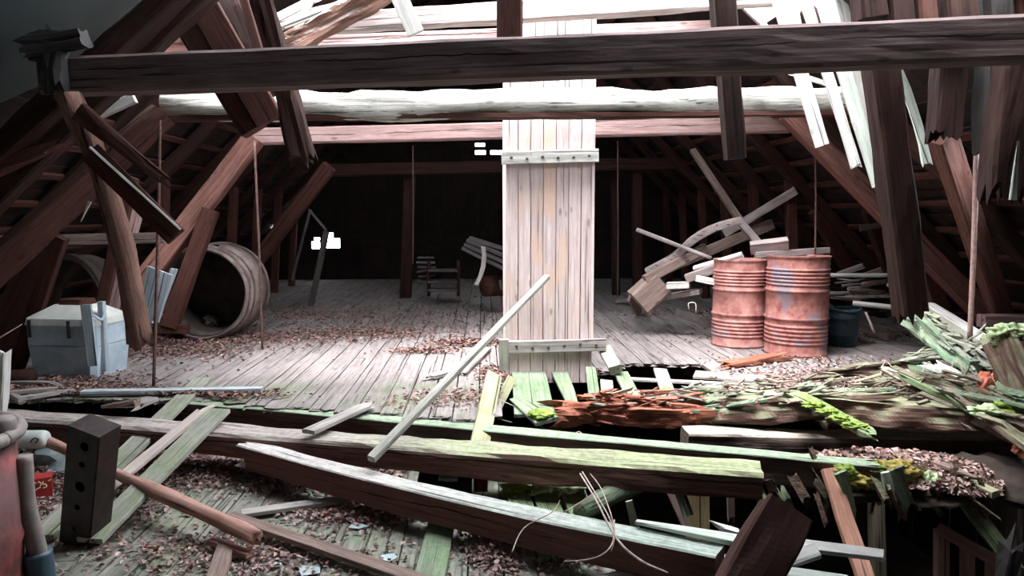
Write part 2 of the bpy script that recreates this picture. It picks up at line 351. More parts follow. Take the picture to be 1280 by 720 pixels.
def leaves(name, label, cat, spots, mat, size=(0.03, 0.06), seed=1, parent=None):
    """spots: (centre, radius_x, radius_y, count, heap height)"""
    rr = random.Random(seed); V = []; F = []
    for c, rx, ry, cnt, hh in spots:
        for _ in range(cnt):
            gx, gy = rr.gauss(0, 0.5), rr.gauss(0, 0.5)
            if parent is not None:
                aa = rr.random()*6.283; qq = math.sqrt(rr.random())*0.95; gx, gy = math.cos(aa)*qq, math.sin(aa)*qq
            d2 = gx*gx+gy*gy
            z = c[2]+0.006+hh*math.exp(-d2*1.6)*rr.random()+rr.random()*0.012
            p = Vector((c[0]+gx*rx, c[1]+gy*ry, z))
            if parent is None and not LEAFOK(p): continue
            s = rr.uniform(*size); ra = rr.random()*6.28; ti = rr.gauss(0, 0.35); ti2 = rr.gauss(0, 0.3)
            m = Matrix.Translation(p) @ Matrix.Rotation(ra, 4, 'Z') @ Matrix.Rotation(ti, 4, 'X') @ Matrix.Rotation(ti2, 4, 'Y')
            cu = rr.uniform(0.05, 0.35)*s; o = len(V); wd = rr.uniform(0.25, 0.42)*s
            for q in ((-s/2, 0, 0), (-s*0.15, wd, cu), (s*0.3, wd*0.7, cu*0.8), (s/2, 0, 0.1*cu), (s*0.25, -wd*0.8, cu), (-s*0.2, -wd, cu*0.7), (0, 0, 0)):
                V.append(m @ Vector(q))
            F += [(o, o+6, o+1), (o+1, o+6, o+2), (o+2, o+6, o+3), (o+3, o+6, o+4), (o+4, o+6, o+5), (o+5, o+6, o)]
    o = mk(name, V, F, mat, parent, None)
    if parent is None: tag(o, label, cat, None, 'stuff')
    else: o['kind'] = 'stuff'
    return o
def mossblob(name, mat, c, r, parent=None, mw=None, seed=0, label=None, cat=None, rough=0.5, sub=4):
    """a lumpy cushion"""
    bm = bmesh.new(); bmesh.ops.create_icosphere(bm, subdivisions=sub, radius=1.0)
    for v in bm.verts:
        q = v.co*2.2+Vector((seed, seed*2, 0)); f = 1+min(rough, 0.7)*(noise.noise(q)+0.45*noise.noise(q*3)+0.3*noise.noise(q*8))
        v.co = Vector((v.co.x*r[0]*f, v.co.y*r[1]*f, v.co.z*r[2]*f))
    me = bpy.data.meshes.new(name); bm.to_mesh(me); bm.free(); me.materials.append(mat)
    me.polygons.foreach_set('use_smooth', [True]*len(me.polygons))
    o = bpy.data.objects.new(name, me); C.objects.link(o)
    mm = Matrix.Translation(Vector(c))
    if parent is not None: o.parent = parent; o.matrix_basis = parent.matrix_basis.inverted() @ mm
    else: o.matrix_basis = mm; tag(o, label, cat)
    return o
# ---------------------------------------------------------------- the setting
def structure(o): o['kind'] = 'structure'; return o
NZ = -0.35
EDGE = [G(*p) for p in [(-60, 498), (245, 498), (330, 506), (600, 524), (612, 520), (640, 478), (700, 468), (752, 468), (775, 453), (873, 455), (876, 480), (960, 482), (1010, 487), (1075, 478), (1128, 468), (1132, 462), (1185, 433), (1290, 424), (1450, 424)]]
def edge_y(x):
    if x <= EDGE[0].x: return EDGE[0].y
    for p, q in zip(EDGE, EDGE[1:]):
        if p.x <= x <= q.x: return p.y+(q.y-p.y)*(x-p.x)/max(q.x-p.x, 1e-6)
    return EDGE[-1].y
NR = [G(770, 725, NZ), G(742, 595, NZ)]          # right limit of the near floor
def near_far(x):
    a = G(625, 590, NZ); b = G(735, 590, NZ)
    if x < G(520, 560, NZ).x: return 5.75
    if x < G(600, 590, NZ).x: return 4.3
    return a.y
def LEAFOK(p):
    if p.z < -0.2: return p.x < NR[0].x+0.05+(NR[1].x-NR[0].x)*(p.y-NR[0].y)/(NR[1].y-NR[0].y) and p.y < near_far(p.x)
    return p.y > edge_y(p.x)+0.03
def floor_mesh(name, x0, x1, ys, ye, z, bw, mat, seed, holes=()):
    rr = random.Random(seed); it = []; x = x0
    while x < x1:
        w = bw*rr.uniform(0.85, 1.12); xm = x+w/2
        a = ys(xm)
        if a is not None:
            b = ye(xm); y = a+rr.uniform(-0.05, 0.03) if a > 2.2 else a
            while y < b-0.05:
                e = min(b, y+rr.uniform(1.6, 4.2))
                if not any(h(xm, (y+e)/2) for h in holes):
                    vs, fs = tgeo(e-y-0.006, w-0.009, 0.032, seg=max(2, int((e-y)/0.5)), rough=0.0025, e0='broken' if y < a+0.1 and a > 2.2 else 'cut', ragged=0.06, seed=rr.randrange(9999), cham=0.002)
                    m = Matrix.Translation((xm, y, z-0.016+rr.uniform(-0.004, 0.0))) @ Matrix.Rotation(math.pi/2, 4, 'Z') @ Matrix.Rotation(rr.gauss(0, 0.01), 4, 'X')
                    it.append((m, vs, fs))
                y = e
        x += w
    return structure(multi(name, it, mat))
floor_mesh('floor', -5.6, 5.6, edge_y, lambda x: 16.2, 0.0, 0.175, M['floorb'], 3)
def nys(x):
    # left of the slanting right limit only
    if x < NR[0].x-0.02: return 1.2
    if x < NR[1].x: return NR[0].y+(NR[1].y-NR[0].y)*(x-NR[0].x)/(NR[1].x-NR[0].x)
    return None
floor_mesh('floor', -5.6, NR[1].x, nys, near_far, NZ, 0.19, M['floorn'], 5)
# joists that carry the two floor levels
for i, (y0, lab) in enumerate([(2.0, 'dark joist under the near floor, closest to the front'), (3.3, 'dark joist under the middle of the near floor')]):
    T('floor_joist', lab, 'joist', (-5.5, y0, NZ-0.14), (NR[0].x-0.1, y0, NZ-0.14), 0.14, 0.2, 'dark', n=UP)
for i, (y0, lab) in enumerate([(7.4, 'dark joist under the rear floor just behind its broken edge'), (9.5, 'dark joist under the middle of the rear floor'), (12.5, 'dark joist under the far end of the rear floor')]):
    T('floor_joist', lab, 'joist', (-5.5, y0, -0.14), (5.5, y0, -0.14), 0.14, 0.2, 'dark', n=UP)
# ground of the storey below
structure(mk('floor', [(-7, -3.5, -2.9), (7, -3.5, -2.9), (7, 18, -2.9), (-7, 18, -2.9)], [(0, 1, 2, 3)], M['earth']))
def boards_wall(name, p0, p1, z0, z1, th, mat, seed, hole=lambda u, z: False, step=0.3, gap=0.004):
    rr = random.Random(seed); p0 = Vector(p0); p1 = Vector(p1); d = p1-p0; Ln = d.length; d.normalize(); nn = Vector((d.y, -d.x, 0))
    it = []; u = 0
    ang = math.atan2(d.y, d.x)
    while u < Ln:
        w = rr.uniform(0.14, 0.2); w = min(w, Ln-u)
        top = z1(u+w/2) if callable(z1) else z1
        z = z0; segs = []; start = z0
        while z < top:
            if hole(u+w/2, z+step/2):
                if z > start: segs.append((start, z))
                start = z+step
            z += step
        if start < top: segs.append((start, top))
        for a, b in segs:
            m = Matrix.Translation(p0+d*(u+w/2)) @ Matrix.Rotation(ang, 4, 'Z')
            it.append(box_item((0, rr.uniform(-0.004, 0.004), (a+b)/2), (w-gap, th, b-a), m))
        u += w
    return structure(multi(name, it, mat))
XW = 5.65
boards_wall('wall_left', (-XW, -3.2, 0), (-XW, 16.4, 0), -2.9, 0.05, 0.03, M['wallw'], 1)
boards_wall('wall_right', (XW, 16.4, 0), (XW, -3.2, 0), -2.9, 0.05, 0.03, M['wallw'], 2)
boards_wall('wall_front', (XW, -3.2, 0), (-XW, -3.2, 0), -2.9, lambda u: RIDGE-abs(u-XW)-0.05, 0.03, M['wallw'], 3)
# far gable with its small openings
HOL = []
for a, b, c, d2 in [(389, 302, 400, 311), (392, 297, 400, 300), (406, 291, 417, 310), (417, 298, 425, 310), (594, 179, 606, 183), (594, 188, 607, 193), (613, 188, 628, 193), (882, 292, 886, 308), (894, 296, 898, 306)]:
    q0 = P(a, b, 16.2); q1 = P(c, d2, 16.2); HOL.append((q0.x, q1.x, q1.z, q0.z))
def gable_fs():
    V = []; F = []; xs = sorted(set([-XW, XW]+[h for q in HOL for h in q[:2]]+[-XW+i*0.4 for i in range(29)]))
    zs = sorted(set([-2.9, RIDGE]+[h for q in HOL for h in q[2:]]+[-2.9+i*0.4 for i in range(22)]))
    for x0, x1 in zip(xs, xs[1:]):
        for z0, z1 in zip(zs, zs[1:]):
            xm, zm = (x0+x1)/2, (z0+z1)/2
            if zm > RIDGE-abs(xm)+0.3: continue
            if any(h[0] < xm < h[1] and h[2] < zm < h[3] for h in HOL): continue
            V.append(box_item((xm, 16.22, zm), (x1-x0, 0.04, z1-z0)))
    return V
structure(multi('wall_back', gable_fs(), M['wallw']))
# roof slopes: shingle courses with the fallen-in opening
def open_roof(x, y):
    if 0.0 < x < 1.35 and 5.9 < y < 7.5: return True
    j = noise.noise(Vector((x*1.3, y*1.3, 4)))*0.6
    if 3.6+max(0.0, min(1.6, 0.2-x))*1.0+j*0.8 < y < 7.0+j and x > -2.75+j and x < 2.75+j*0.8: return True
    q = S(1274, 200, 1)
    if abs(y-q.y) < 0.3 and abs(x-q.x) < 0.22: return True
    for hx, hy in ((152, 168), (133, 204)):
        q = S(hx, hy, -1)
        if abs(y-q.y) < 0.2 and abs(x-q.x) < 0.16: return True
    return False
for s, nm in ((-1, 'ceiling_left'), (1, 'ceiling_right')):
    it = []; rr = random.Random(11+s); v = 0.0
    while v < 8.15:
        y = -3.3; x = s*(v+0.15)*math.sqrt(0.5)
        while y < 16.4:
            w = rr.uniform(0.2, 0.34)
            if not open_roof(x, y+w/2) :
                m = Matrix.Translation((s*v*math.sqrt(0.5), y+w/2, RIDGE+0.05-v*math.sqrt(0.5))) @ Matrix.Rotation(s*(math.radians(45)-0.06+rr.gauss(0, 0.012)), 4, 'Y')
                it.append(box_item((s*0.2, 0, rr.uniform(0, 0.006)), (0.40, w-0.003, 0.02), m))
            y += w
        v += 0.3
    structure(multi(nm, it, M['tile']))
# battens under the shingles: one mesh shared by copies, left out where the roof is open
def batten(side, v, y0, y1, lab, grp):
    x = side*v*math.sqrt(0.5); z = RIDGE-0.015-v*math.sqrt(0.5)
    T('roof_batten', lab, 'batten', (x, y0, z), (x, y1, z), 0.06, 0.035, 'brown', n=(side, 0, 1), group=grp, seg=3)
ORD = ['first', 'second', 'third', 'fourth', 'fifth', 'sixth', 'seventh', 'eighth', 'ninth', 'tenth', 'eleventh', 'twelfth']
for s, nm in ((-1, 'left'), (1, 'right')):
    for i in range(3, 24):
        v = i*0.34
        x = s*v*math.sqrt(0.5)
        if abs(x) < 2.6:
            batten(s, v, 8.4, 16.1, '%s thin batten down from the ridge, %s roof slope beyond the opening' % (ORD[i-3], nm), '%s roof battens beyond the opening' % nm)
        elif abs(x) < 3.6: 
            batten(s, v, 6.2, 16.1, '%s thin batten beside the roof opening on the %s slope, counted downward' % (ORD[i-11], nm), '%s roof battens beside the opening' % nm)
        else:
            batten(s, v, 3.0, 16.1, '%s thin batten up from the eaves on the %s roof slope' % (ORD[23-i], nm), '%s low roof battens' % nm)
# rafters further back
def rafter(side, y, x0, x1, W, lab, grp=None, mat='dark'):
    q = 0.11
    return T('rafter', lab, 'rafter', (side*x0, y, RIDGE-x0-q), (side*x1, y, RIDGE-x1-q), W, 0.14, mat, n=(side, 0, 1), group=grp, rough=0.008)
for s, nm in ((-1, 'left'), (1, 'right')):
    for i, y in enumerate([8.7, 9.9, 11.1, 12.3, 13.5, 14.7]):
        rafter(s, y, 0.05, 5.5, 0.13, '%s dark rafter of the %s slope counted back from the plank shaft' % (ORD[i], nm), 'rear rafters of the %s slope' % nm)
        T('stud', '%s short dark stud under the %s slope counted back from the plank shaft' % (ORD[i], nm), 'stud', (s*3.75, y, 0.0), (s*3.62, y, RIDGE-3.62-0.18), 0.12, 0.1, 'brown', group='%s rear studs' % nm)
rafter(-1, 7.1, 2.9, 5.4, 0.14, 'left slope rafter stub just beyond the roof opening')
rafter(1, 7.0, 2.6, 5.4, 0.14, 'right slope rafter stub just beyond the roof opening')
rafter(1, 5.9, 2.5, 5.4, 0.14, 'right slope rafter stub beside the roof opening')
# ---------------------------------------------------------------- great beams overhead
T('tie_beam', 'massive dusty squared beam crossing the whole picture nearest the viewer', 'beam', P(62, 98, 5.0), P(62, 98, 5.0).lerp(P(1310, 49, 3.78), 1.13), 0.20, 0.225, 'front', n=UP, rough=0.004, seg=40)
LG = T('log_beam', 'bleached white log beam with peeling bark crossing in front of the plank shaft', 'beam', P(205, 134, 6.05), P(1235, 122, 6.05), 0.20, 0.215, 'log', n=UP, rough=0.022, seg=60, log=True, knob=0.08, ragged=0.1, e1='broken')
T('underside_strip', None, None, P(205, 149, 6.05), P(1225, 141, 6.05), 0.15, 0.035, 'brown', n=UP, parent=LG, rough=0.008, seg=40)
T('collar_beam', 'pinkish squared beam passing behind the shaft, left end on a slanted strut', 'beam', P(316, 171, 8.3), P(1012, 155, 8.1), 0.16, 0.17, 'pinkx', n=UP, rough=0.004)
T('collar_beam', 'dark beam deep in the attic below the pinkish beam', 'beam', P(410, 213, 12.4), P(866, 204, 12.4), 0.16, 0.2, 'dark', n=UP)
T('collar_beam', 'bleached upper beam crossing the top of the shaft at the picture top', 'beam', P(400, 31, 5.95), P(975, -6, 5.85), 0.12, 0.15, 'pink', n=UP, rough=0.006, e0='broken')
T('collar_beam', 'pink upper beam behind the shaft just above the front beam', 'beam', P(372, 55, 7.6), P(1010, 30, 7.45), 0.13, 0.125, 'pinkx', n=UP, e0='broken')
T('collar_beam', 'short brown upper beam at far left seen through the trusses', 'beam', P(150, 64, 6.2), P(262, 56, 6.2), 0.12, 0.2, 'brown', n=UP, rough=0.01)
# ---------------------------------------------------------------- near left truss
T('rafter', 'thick dark rafter slanting from the left edge up to the top of the picture', 'rafter', P(-45, 232, 5.05), P(235, -25, 5.05), 30, 0.17, 'dark', rough=0.01, n=CAMN)
T('rafter', 'second dark rafter fixed under the thick left rafter', 'rafter', P(-60, 300, 5.2), P(262, -18, 5.2), 30, 0.15, 'dark', rough=0.01)
T('angle_brace', 'left of two brown braces leaning down behind the front beam', 'brace', P(212, -8, 5.5), P(318, 164, 5.5), 30, 0.14, 'brown')
T('angle_brace', 'right of two brown braces leaning down, wider and lighter', 'brace', P(246, -8, 5.4), P(338, 152, 5.4), 34, 0.07, 'brown')
T('angle_brace', 'dark rough brace between the brown pair and the black post', 'brace', P(282, -10, 5.7), P(338, 120, 5.7), 26, 0.12, 'dark', rough=0.015)
T('angle_brace', 'narrow reddish brace close to the black post', 'brace', P(303, -10, 5.55), P(326, 70, 5.55), 10, 0.08, 'brown')
T('broken_post', 'black rotten post hanging across the front beam, splintered foot', 'post', P(322, -20, 5.15), P(380, 198, 5.15), 27, 0.14, 'dark', rough=0.02, e1='broken', ragged=0.1)
T('rotten_log', 'rotten log with a near-white top reaching out of the roof hole at upper left', 'log', P(345, 66, 5.7), P(500, -18, 5.7), 26, 0.16, 'rotlight', rough=0.03, e0='broken', ragged=0.25, seg=30)
T('broken_plank', 'bright white plank lying on top of the rotten log', 'plank', P(352, 34, 5.9), P(470, -12, 5.9), 22, 0.04, 'white', n=(0.2, -0.4, 1), rough=0.006, e0='broken')
T('hanging_plank', 'white plank hanging diagonally in front of the upper beams with a dark sawn end', 'plank', P(494, -14, 5.3), P(520, 42, 5.3), 20, 0.05, 'white', cham=0.002)
T('broken_batten', 'white batten shard at the left rim of the roof hole', 'batten', P(335, 28, 7.2), P(398, -4, 7.2), 9, 0.03, 'white', e0='broken', e1='broken')
T('broken_batten', 'grey batten shard crossing below the white shard in the roof hole', 'batten', P(338, 26, 7.4), P(420, 8, 7.4), 8, 0.03, 'grey', e1='broken')
T('broken_batten', 'short steep green-grey batten in the roof hole beside the black post', 'batten', P(372, 38, 7.0), P(392, -8, 7.0), 9, 0.03, 'green', e0='broken')
T('squared_strut', 'big squared strut rising from the left edge to the end of the bleached log', 'strut', P(-45, 372, 5.35), P(203, 143, 6.0), 34, 0.2, 'brown', rough=0.01, n=(-0.6, -0.6, 0.5))
T('broken_post', 'bent round log hanging from the front beam, torn brown lower end', 'post', P(84, 118, 4.75), P(176, 424, 4.75), 29, 0.15, 'redbrownlog', log=True, rough=0.012, e1='broken', ragged=0.14, seg=26, side=0.06, knob=0.15)
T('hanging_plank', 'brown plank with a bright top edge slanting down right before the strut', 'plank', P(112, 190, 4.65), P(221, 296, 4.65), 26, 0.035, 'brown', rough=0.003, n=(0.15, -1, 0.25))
T('painted_backlit_edge', None, None, P(114, 187, 4.62)+Vector((0, 0, 0.01)), P(225, 288, 4.62)+Vector((0, 0, 0.01)), 3.0, 0.05, 'white', parent=[o for o in C.objects if o.get('label', '').startswith('brown plank with a bright top')][0], n=(0.15, -1, 0.25))  # added white strip: backlight on the plank's upper edge put into colour
T('hanging_plank', 'rotten pointed plank sloping down to the right below the front beam', 'plank', P(98, 140, 4.68), P(206, 222, 4.6), 22, 0.04, 'brown', rough=0.012, e1='broken', ragged=0.12, tap=(1, 0.5))
T('broken_plank', 'brightly lit white plank end under the left end of the front beam', 'plank', P(112, 148, 6.0), P(168, 122, 6.0), 12, 0.05, 'white')
T('broken_plank', 'small pale plank piece between the hanging log and the two hanging planks', 'plank', P(124, 192, 6.3), P(150, 212, 6.3), 18, 0.03, 'white', e1='broken')
T('wood_sliver', 'thin pale sliver of wood just left of the bent hanging log', 'sliver', P(112, 252, 5.0), P(101, 277, 5.0), 5, 0.01, 'white', tap=(1, 0.3))
T('broken_plank', 'torn orange-brown plank sloping up at the left edge below the rafters', 'plank', P(-25, 218, 5.0), P(62, 180, 5.1), 13, 0.05, 'brown', rough=0.02, e1='broken', ragged=0.2)
T('broken_plank', 'grey splintered plank above the torn orange-brown plank at the left edge', 'plank', P(-20, 196, 5.2), P(66, 150, 5.3), 9, 0.04, 'grey', rough=0.01, e1='broken', ragged=0.2)
T('rotten_block', 'dark rotten block lodged on the left rafter under the teal sheet', 'block', P(38, 62, 4.8), P(105, 46, 4.8), 24, 0.14, 'black', rough=0.03, e0='broken', ragged=0.08)
T('broken_post', 'dark crooked stub below the block at the left rafter', 'post', P(62, 52, 4.85), P(70, 108, 4.85), 26, 0.12, 'black', rough=0.03, e0='broken', e1='broken')
a, b, c, d = S(-30, -40, -1, 0.2), S(250, -40, -1, 0.2), S(150, 60, -1, 0.2), S(-30, 140, -1, 0.2)
ss = (a+b+c+d)/4; nrm = Vector((1, 0, -1)).normalized()*0.012
SH = mk('roof_sheet', [p-ss for p in (a, b, c, d)]+[p-ss+nrm for p in (a, b, c, d)], [(0, 1, 2, 3), (7, 6, 5, 4), (0, 4, 5, 1), (1, 5, 6, 2), (2, 6, 7, 3), (3, 7, 4, 0)], M['sheet'], None, Matrix.Translation(ss))
tag(SH, 'dark teal sheet lining the roof in the upper left corner', 'roof sheet')
T('horizontal_rail', 'thin horizontal rail behind the left struts, above the blue-grey chest', 'rail', P(-30, 302, 6.75), P(206, 297, 6.75), 13, 0.04, 'brownp', n=CAMN)
T('strut', 'narrow slanted strut standing just left of the blue-grey chest', 'strut', G(20, 462), P(76, 296, 6.6), 17, 0.08, 'brown')
T('strut', 'wide dark strut behind the blue-grey chest at the left edge', 'strut', P(-5, 440, 7.2), P(66, 290, 7.2), 40, 0.1, 'dark')
T('strut', 'pale-edged thin strut rising right of the chest behind the bent log', 'strut', P(118, 418, 7.1), P(166, 222, 7.1), 14, 0.07, 'brown')
T('strut', 'paired thin strut close behind the pale-edged strut', 'strut', P(132, 418, 7.5), P(172, 262, 7.5), 14, 0.07, 'pinkx')
T('strut', 'long reddish strut rising from behind the chest up to the pinkish beam', 'strut', P(122, 428, 7.9), P(318, 172, 8.2), 24, 0.16, 'redbrown', rough=0.005)
T('strut', 'upright brown strut in front of the big wooden drum', 'strut', P(212, 408, 7.9), P(264, 262, 8.0), 19, 0.12, 'brown')
T('strut', 'dark brown strut slanting up to the right behind the big drum', 'strut', P(318, 330, 10.0), P(412, 208, 9.7), 17, 0.14, 'brown')
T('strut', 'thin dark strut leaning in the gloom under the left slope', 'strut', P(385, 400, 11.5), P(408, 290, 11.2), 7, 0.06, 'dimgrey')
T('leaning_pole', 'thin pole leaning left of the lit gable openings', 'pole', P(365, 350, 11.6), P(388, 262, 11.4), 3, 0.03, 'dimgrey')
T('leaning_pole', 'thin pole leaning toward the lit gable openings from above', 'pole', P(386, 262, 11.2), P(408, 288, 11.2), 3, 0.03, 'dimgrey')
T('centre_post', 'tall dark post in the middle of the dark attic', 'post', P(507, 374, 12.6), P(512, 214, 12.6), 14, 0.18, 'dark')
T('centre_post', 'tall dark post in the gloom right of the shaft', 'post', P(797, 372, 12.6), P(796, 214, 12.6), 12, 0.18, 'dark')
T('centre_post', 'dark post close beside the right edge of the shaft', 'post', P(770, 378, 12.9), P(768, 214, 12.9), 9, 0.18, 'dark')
# rods
def rod(lab, a, b, r, mat='iron'):
    o = tube('iron_rod', [a, a.lerp(b, 0.5)+Vector((0.006, 0, 0)), b], r, M[mat]); return tag(o, lab, 'rod')
rod('rusty iron rod hanging left of the long reddish strut down to the floor', G(192, 483), P(200, 142, 5.9), 0.014)
rod('rusty iron rod hanging in front of the big wooden drum', G(328, 437), P(318, 176, 7.5), 0.012)
rod('thin rod hanging above the right rusty drum', P(1019, 318, 7.5), P(1019, 178, 7.5), 0.010)
rod('pale pinkish rod standing upright at far right in front of the struts', P(1212, 428, 5.5), P(1221, 178, 5.2), 0.019, 'ironp')
rod('thin wire rod hanging deep in the dark right of the shaft', P(772, 372, 11.0), P(772, 176, 11.0), 0.009)
rod('thin wire rod hanging left of centre in the dark attic', P(516, 330, 11.0), P(516, 182, 11.0), 0.009)
# ---------------------------------------------------------------- posts on the front beam, right hand truss
T('king_post', 'short dark post standing on the front beam above the left part of the shaft', 'post', P(637, 48, 4.5), P(637, -40, 4.5), 31, 0.14, 'brown')
T('hanging_post', 'dark post with a tapered end hanging behind the front beam right of the shaft', 'post', P(901, -40, 4.4), P(918, 199, 4.4), 27, 0.13, 'dark', tap=(1.05, 0.85), rough=0.006)
T('hanging_post', 'big dark post reaching from the front beam down to the mossy debris', 'post', P(1098, 60, 4.7), P(1139, 392, 4.9), 35, 0.18, 'dark', rough=0.008, e1='broken')
T('hanging_post', 'short dark post with a splintered end hanging right of the slanting pale batten', 'post', P(1186, 70, 4.4), P(1180, 168, 4.4), 36, 0.14, 'dark', rough=0.01, e1='broken', ragged=0.1)
T('hanging_post', 'narrow black post hanging right of the short splintered one', 'post', P(1237, 60, 4.3), P(1234, 190, 4.3), 22, 0.14, 'black', rough=0.01, e1='broken', ragged=0.05)
T('hanging_post', 'wide dark post hanging at the right edge with a frayed end', 'post', P(1263, 60, 4.2), P(1250, 236, 4.2), 40, 0.16, 'dark', rough=0.012, e1='broken', ragged=0.14)
for i, (x, wd, mt, lab) in enumerate([(1088, 32, 'dark', 'leftmost of the dark rafters ends above the right part of the front beam'), (1123, 32, 'dark', 'second of the dark rafter ends above the right part of the front beam'), (1156, 26, 'brown', 'reddish third rafter end above the right part of the front beam'), (1197, 38, 'dark', 'wide fourth rafter end above the right part of the front beam'), (1247, 28, 'black', 'black fifth rafter end above the right part of the front beam'), (1280, 26, 'brown', 'rightmost rafter end above the front beam at the picture corner')]):
    T('rafter_end', lab, 'rafter', P(x, 30 if i else 24, 4.25), P(x-8, -60, 4.25), wd, 0.14, mt, rough=0.008)
T('hanging_batten', 'leftmost white batten hanging over the front beam, straight sawn end', 'batten', P(968, -20, 5.5), P(1028, 182, 5.5), 17, 0.025, 'white', rough=0.002)
T('hanging_batten', 'second white batten from the left, curled tip below', 'batten', P(1000, -20, 5.45), P(1070, 208, 5.45), 13, 0.025, 'white', rough=0.004, e1='broken', ragged=0.05)
T('hanging_batten', 'broad pale green-white batten reaching lowest of the hanging battens', 'batten', P(1022, -20, 5.5), P(1098, 232, 5.5), 17, 0.025, 'palegreen', rough=0.004)
T('hanging_batten', 'thin white batten close behind the broad lowest batten', 'batten', P(1046, -20, 5.6), P(1102, 226, 5.6), 13, 0.02, 'white', rough=0.004, e1='broken', tap=(1.4, 0.5))
T('hanging_batten', 'short white batten piece beside the leftmost hanging batten above the front beam', 'batten', P(984, -20, 5.7), P(998, 60, 5.7), 17, 0.025, 'white', rough=0.004)
T('hanging_batten', 'pale green batten hanging alone right of the big dark post, split tip', 'batten', P(1112, 70, 5.3), P(1158, 202, 5.3), 11, 0.02, 'palegreen', rough=0.006, e1='broken', ragged=0.06, side=0.03)
T('wood_chip', 'small white wood chip stuck between two hanging battens under the front beam', 'chip', P(992, 92, 5.8), P(1030, 104, 5.8), 6, 0.02, 'white', e0='broken', e1='broken')
T('hanging_paddle', 'pale rounded paddle-shaped slat hanging at the right edge', 'slat', P(1273, 176, 3.95), P(1266, 250, 3.95), 9, 0.015, 'palegreen', tap=(0.25, 1.15), cham=0.005)
T('strut', 'long pinkish strut slanting down right behind the big dark post', 'strut', P(985, 140, 7.15), P(1236, 398, 6.9), 25, 0.16, 'redbrown')
T('strut', 'stout strut beside the pale upright rod, foot on the sill block', 'strut', P(1178, 168, 5.35), P(1252, 394, 6.6), 27, 0.13, 'redbrown')
T('strut', 'short grey strut between the big dark post and the long slanting strut', 'strut', P(1148, 306, 7.2), P(1176, 388, 7.4), 22, 0.1, 'redbrown')
T('strut', 'brown brace running down right under the bleached log at the right', 'brace', P(1108, 150, 5.9), P(1205, 235, 5.7), 22, 0.1, 'brown')
T('strut', 'dark strut in the gloom above the right rusty drum', 'strut', P(1018, 262, 8.7), P(1062, 338, 8.9), 16, 0.1, 'brown')
T('strut', 'dim strut left of the big dark post under the small crossing rail', 'strut', P(1085, 262, 7.7), P(1112, 336, 8.1), 16, 0.1, 'brown')
T('horizontal_rail', 'small pale rail end sticking out left of the big dark post', 'rail', P(1075, 285, 7.75), P(1112, 279, 7.7), 8, 0.04, 'dimgrey')
T('sill_block', 'pale sill block under the foot of the stout right strut', 'block', P(1226, 401, 6.35), P(1300, 400, 6.35), 16, 0.12, 'pinkx')
T('sill_beam', 'brown sill beam lying along the floor under the right struts', 'beam', P(1170, 404, 7.3), P(1300, 402, 7.3), 26, 0.16, 'brown')
# ---------------------------------------------------------------- plank shaft
D = 6.35
xl, xr = P(632, 300, D).x, P(741.5, 300, D).x
sh = empty('plank_shaft', ((xl+xr)/2, D+0.38, 0), 'tall square shaft of vertical pinkish boards rising through the roof', 'shaft')
nb = 7; bw_ = (xr-xl)/nb
SEED[0] += 1
for i in range(nb):
    xa = xl+bw_*(i+0.5)
    T('front_board', None, None, (xa, D+0.012+R.uniform(-0.003, 0.003), -0.06), (xa, D+0.012, 5.35), bw_-0.007, 0.022, 'pink_l', parent=sh, seg=24, rough=0.0015, cham=0.002)
for nm, x in (('left_side_panel', xl+0.012), ('right_side_panel', xr-0.012)):
    T(nm, None, None, (x, D+0.40, -0.06), (x, D+0.40, 5.35), 0.72, 0.022, 'pink_l', parent=sh, n=(1, 0, 0), seg=6)
T('back_panel', None, None, ((xl+xr)/2, D+0.77, -0.06), ((xl+xr)/2, D+0.77, 5.35), xr-xl, 0.022, 'pink_l', parent=sh, seg=6)
T('corner_strip', None, None, (xr-0.006, D-0.008, 0.3), (xr-0.006, D-0.008, 5.3), 0.022, 0.018, 'pink_l', parent=sh, seg=12)
for nm, y0, y1, x0, x1, mt in (('upper_crosspiece', 188, 204, 627, 748, 'white'), ('lower_crosspiece', 425, 440, 633, 757, 'grey')):
    a = P(x0, (y0+y1)/2+1.5, D-0.03); b = P(x1, (y0+y1)/2-1.5, D-0.03)
    o = T(nm, None, None, a, b, (P(640, y0, D).z-P(640, y1, D).z), 0.045, mt, parent=sh)
    it = []
    for k in range(6):
        q = a.lerp(b, 0.1+0.16*k); it.append(box_item((q.x, q.y-0.024, q.z+R.uniform(-0.015, 0.015)), (0.022, 0.012, 0.016)))
    multi('nail_heads', it, M['nail'], sh)
# ---------------------------------------------------------------- fallen beams in the middle
T('floor_beam', 'long squared beam with algae-green top carrying the broken floor edge', 'beam', G(205, 497, -0.01)+Vector((0, 0, -0.09)), G(1088, 577, -0.03)+Vector((0, 0, -0.09)), 0.13, 0.17, 'beamA', n=UP, rough=0.005, seg=50, e1='broken', ragged=0.15, cham=0.006)
T('fallen_beam', 'long fallen log beam from the left edge with a light green top and square cut end', 'beam', G(-60, 507, -0.02)+Vector((0, 0, -0.1)), G(952, 584, -0.04)+Vector((0, 0, -0.085)), 0.24, 0.16, 'beamB', n=UP, rough=0.012, seg=50, cham=0.02)
T('fallen_beam', 'heavy fallen beam with dark red face lying diagonally in the foreground', 'beam', G(312, 555, -0.09)+Vector((0, 0, -0.07)), G(900, 694, -0.1)+Vector((0, 0, -0.06)), 0.15, 0.165, 'beamC', n=UP, rough=0.004, seg=40, cham=0.008, tap=(0.9, 1.02), e0='broken', ragged=0.15, bow=0.03)
T('leaning_lath', 'long thin slat leaning against the shaft front from the fallen beams', 'slat', G(464, 574, -0.02), P(684, 346, 6.22), 0.048, 0.04, 'slat', n=(-0.3, -0.75, 0.6), rough=0.002, cham=0.003)
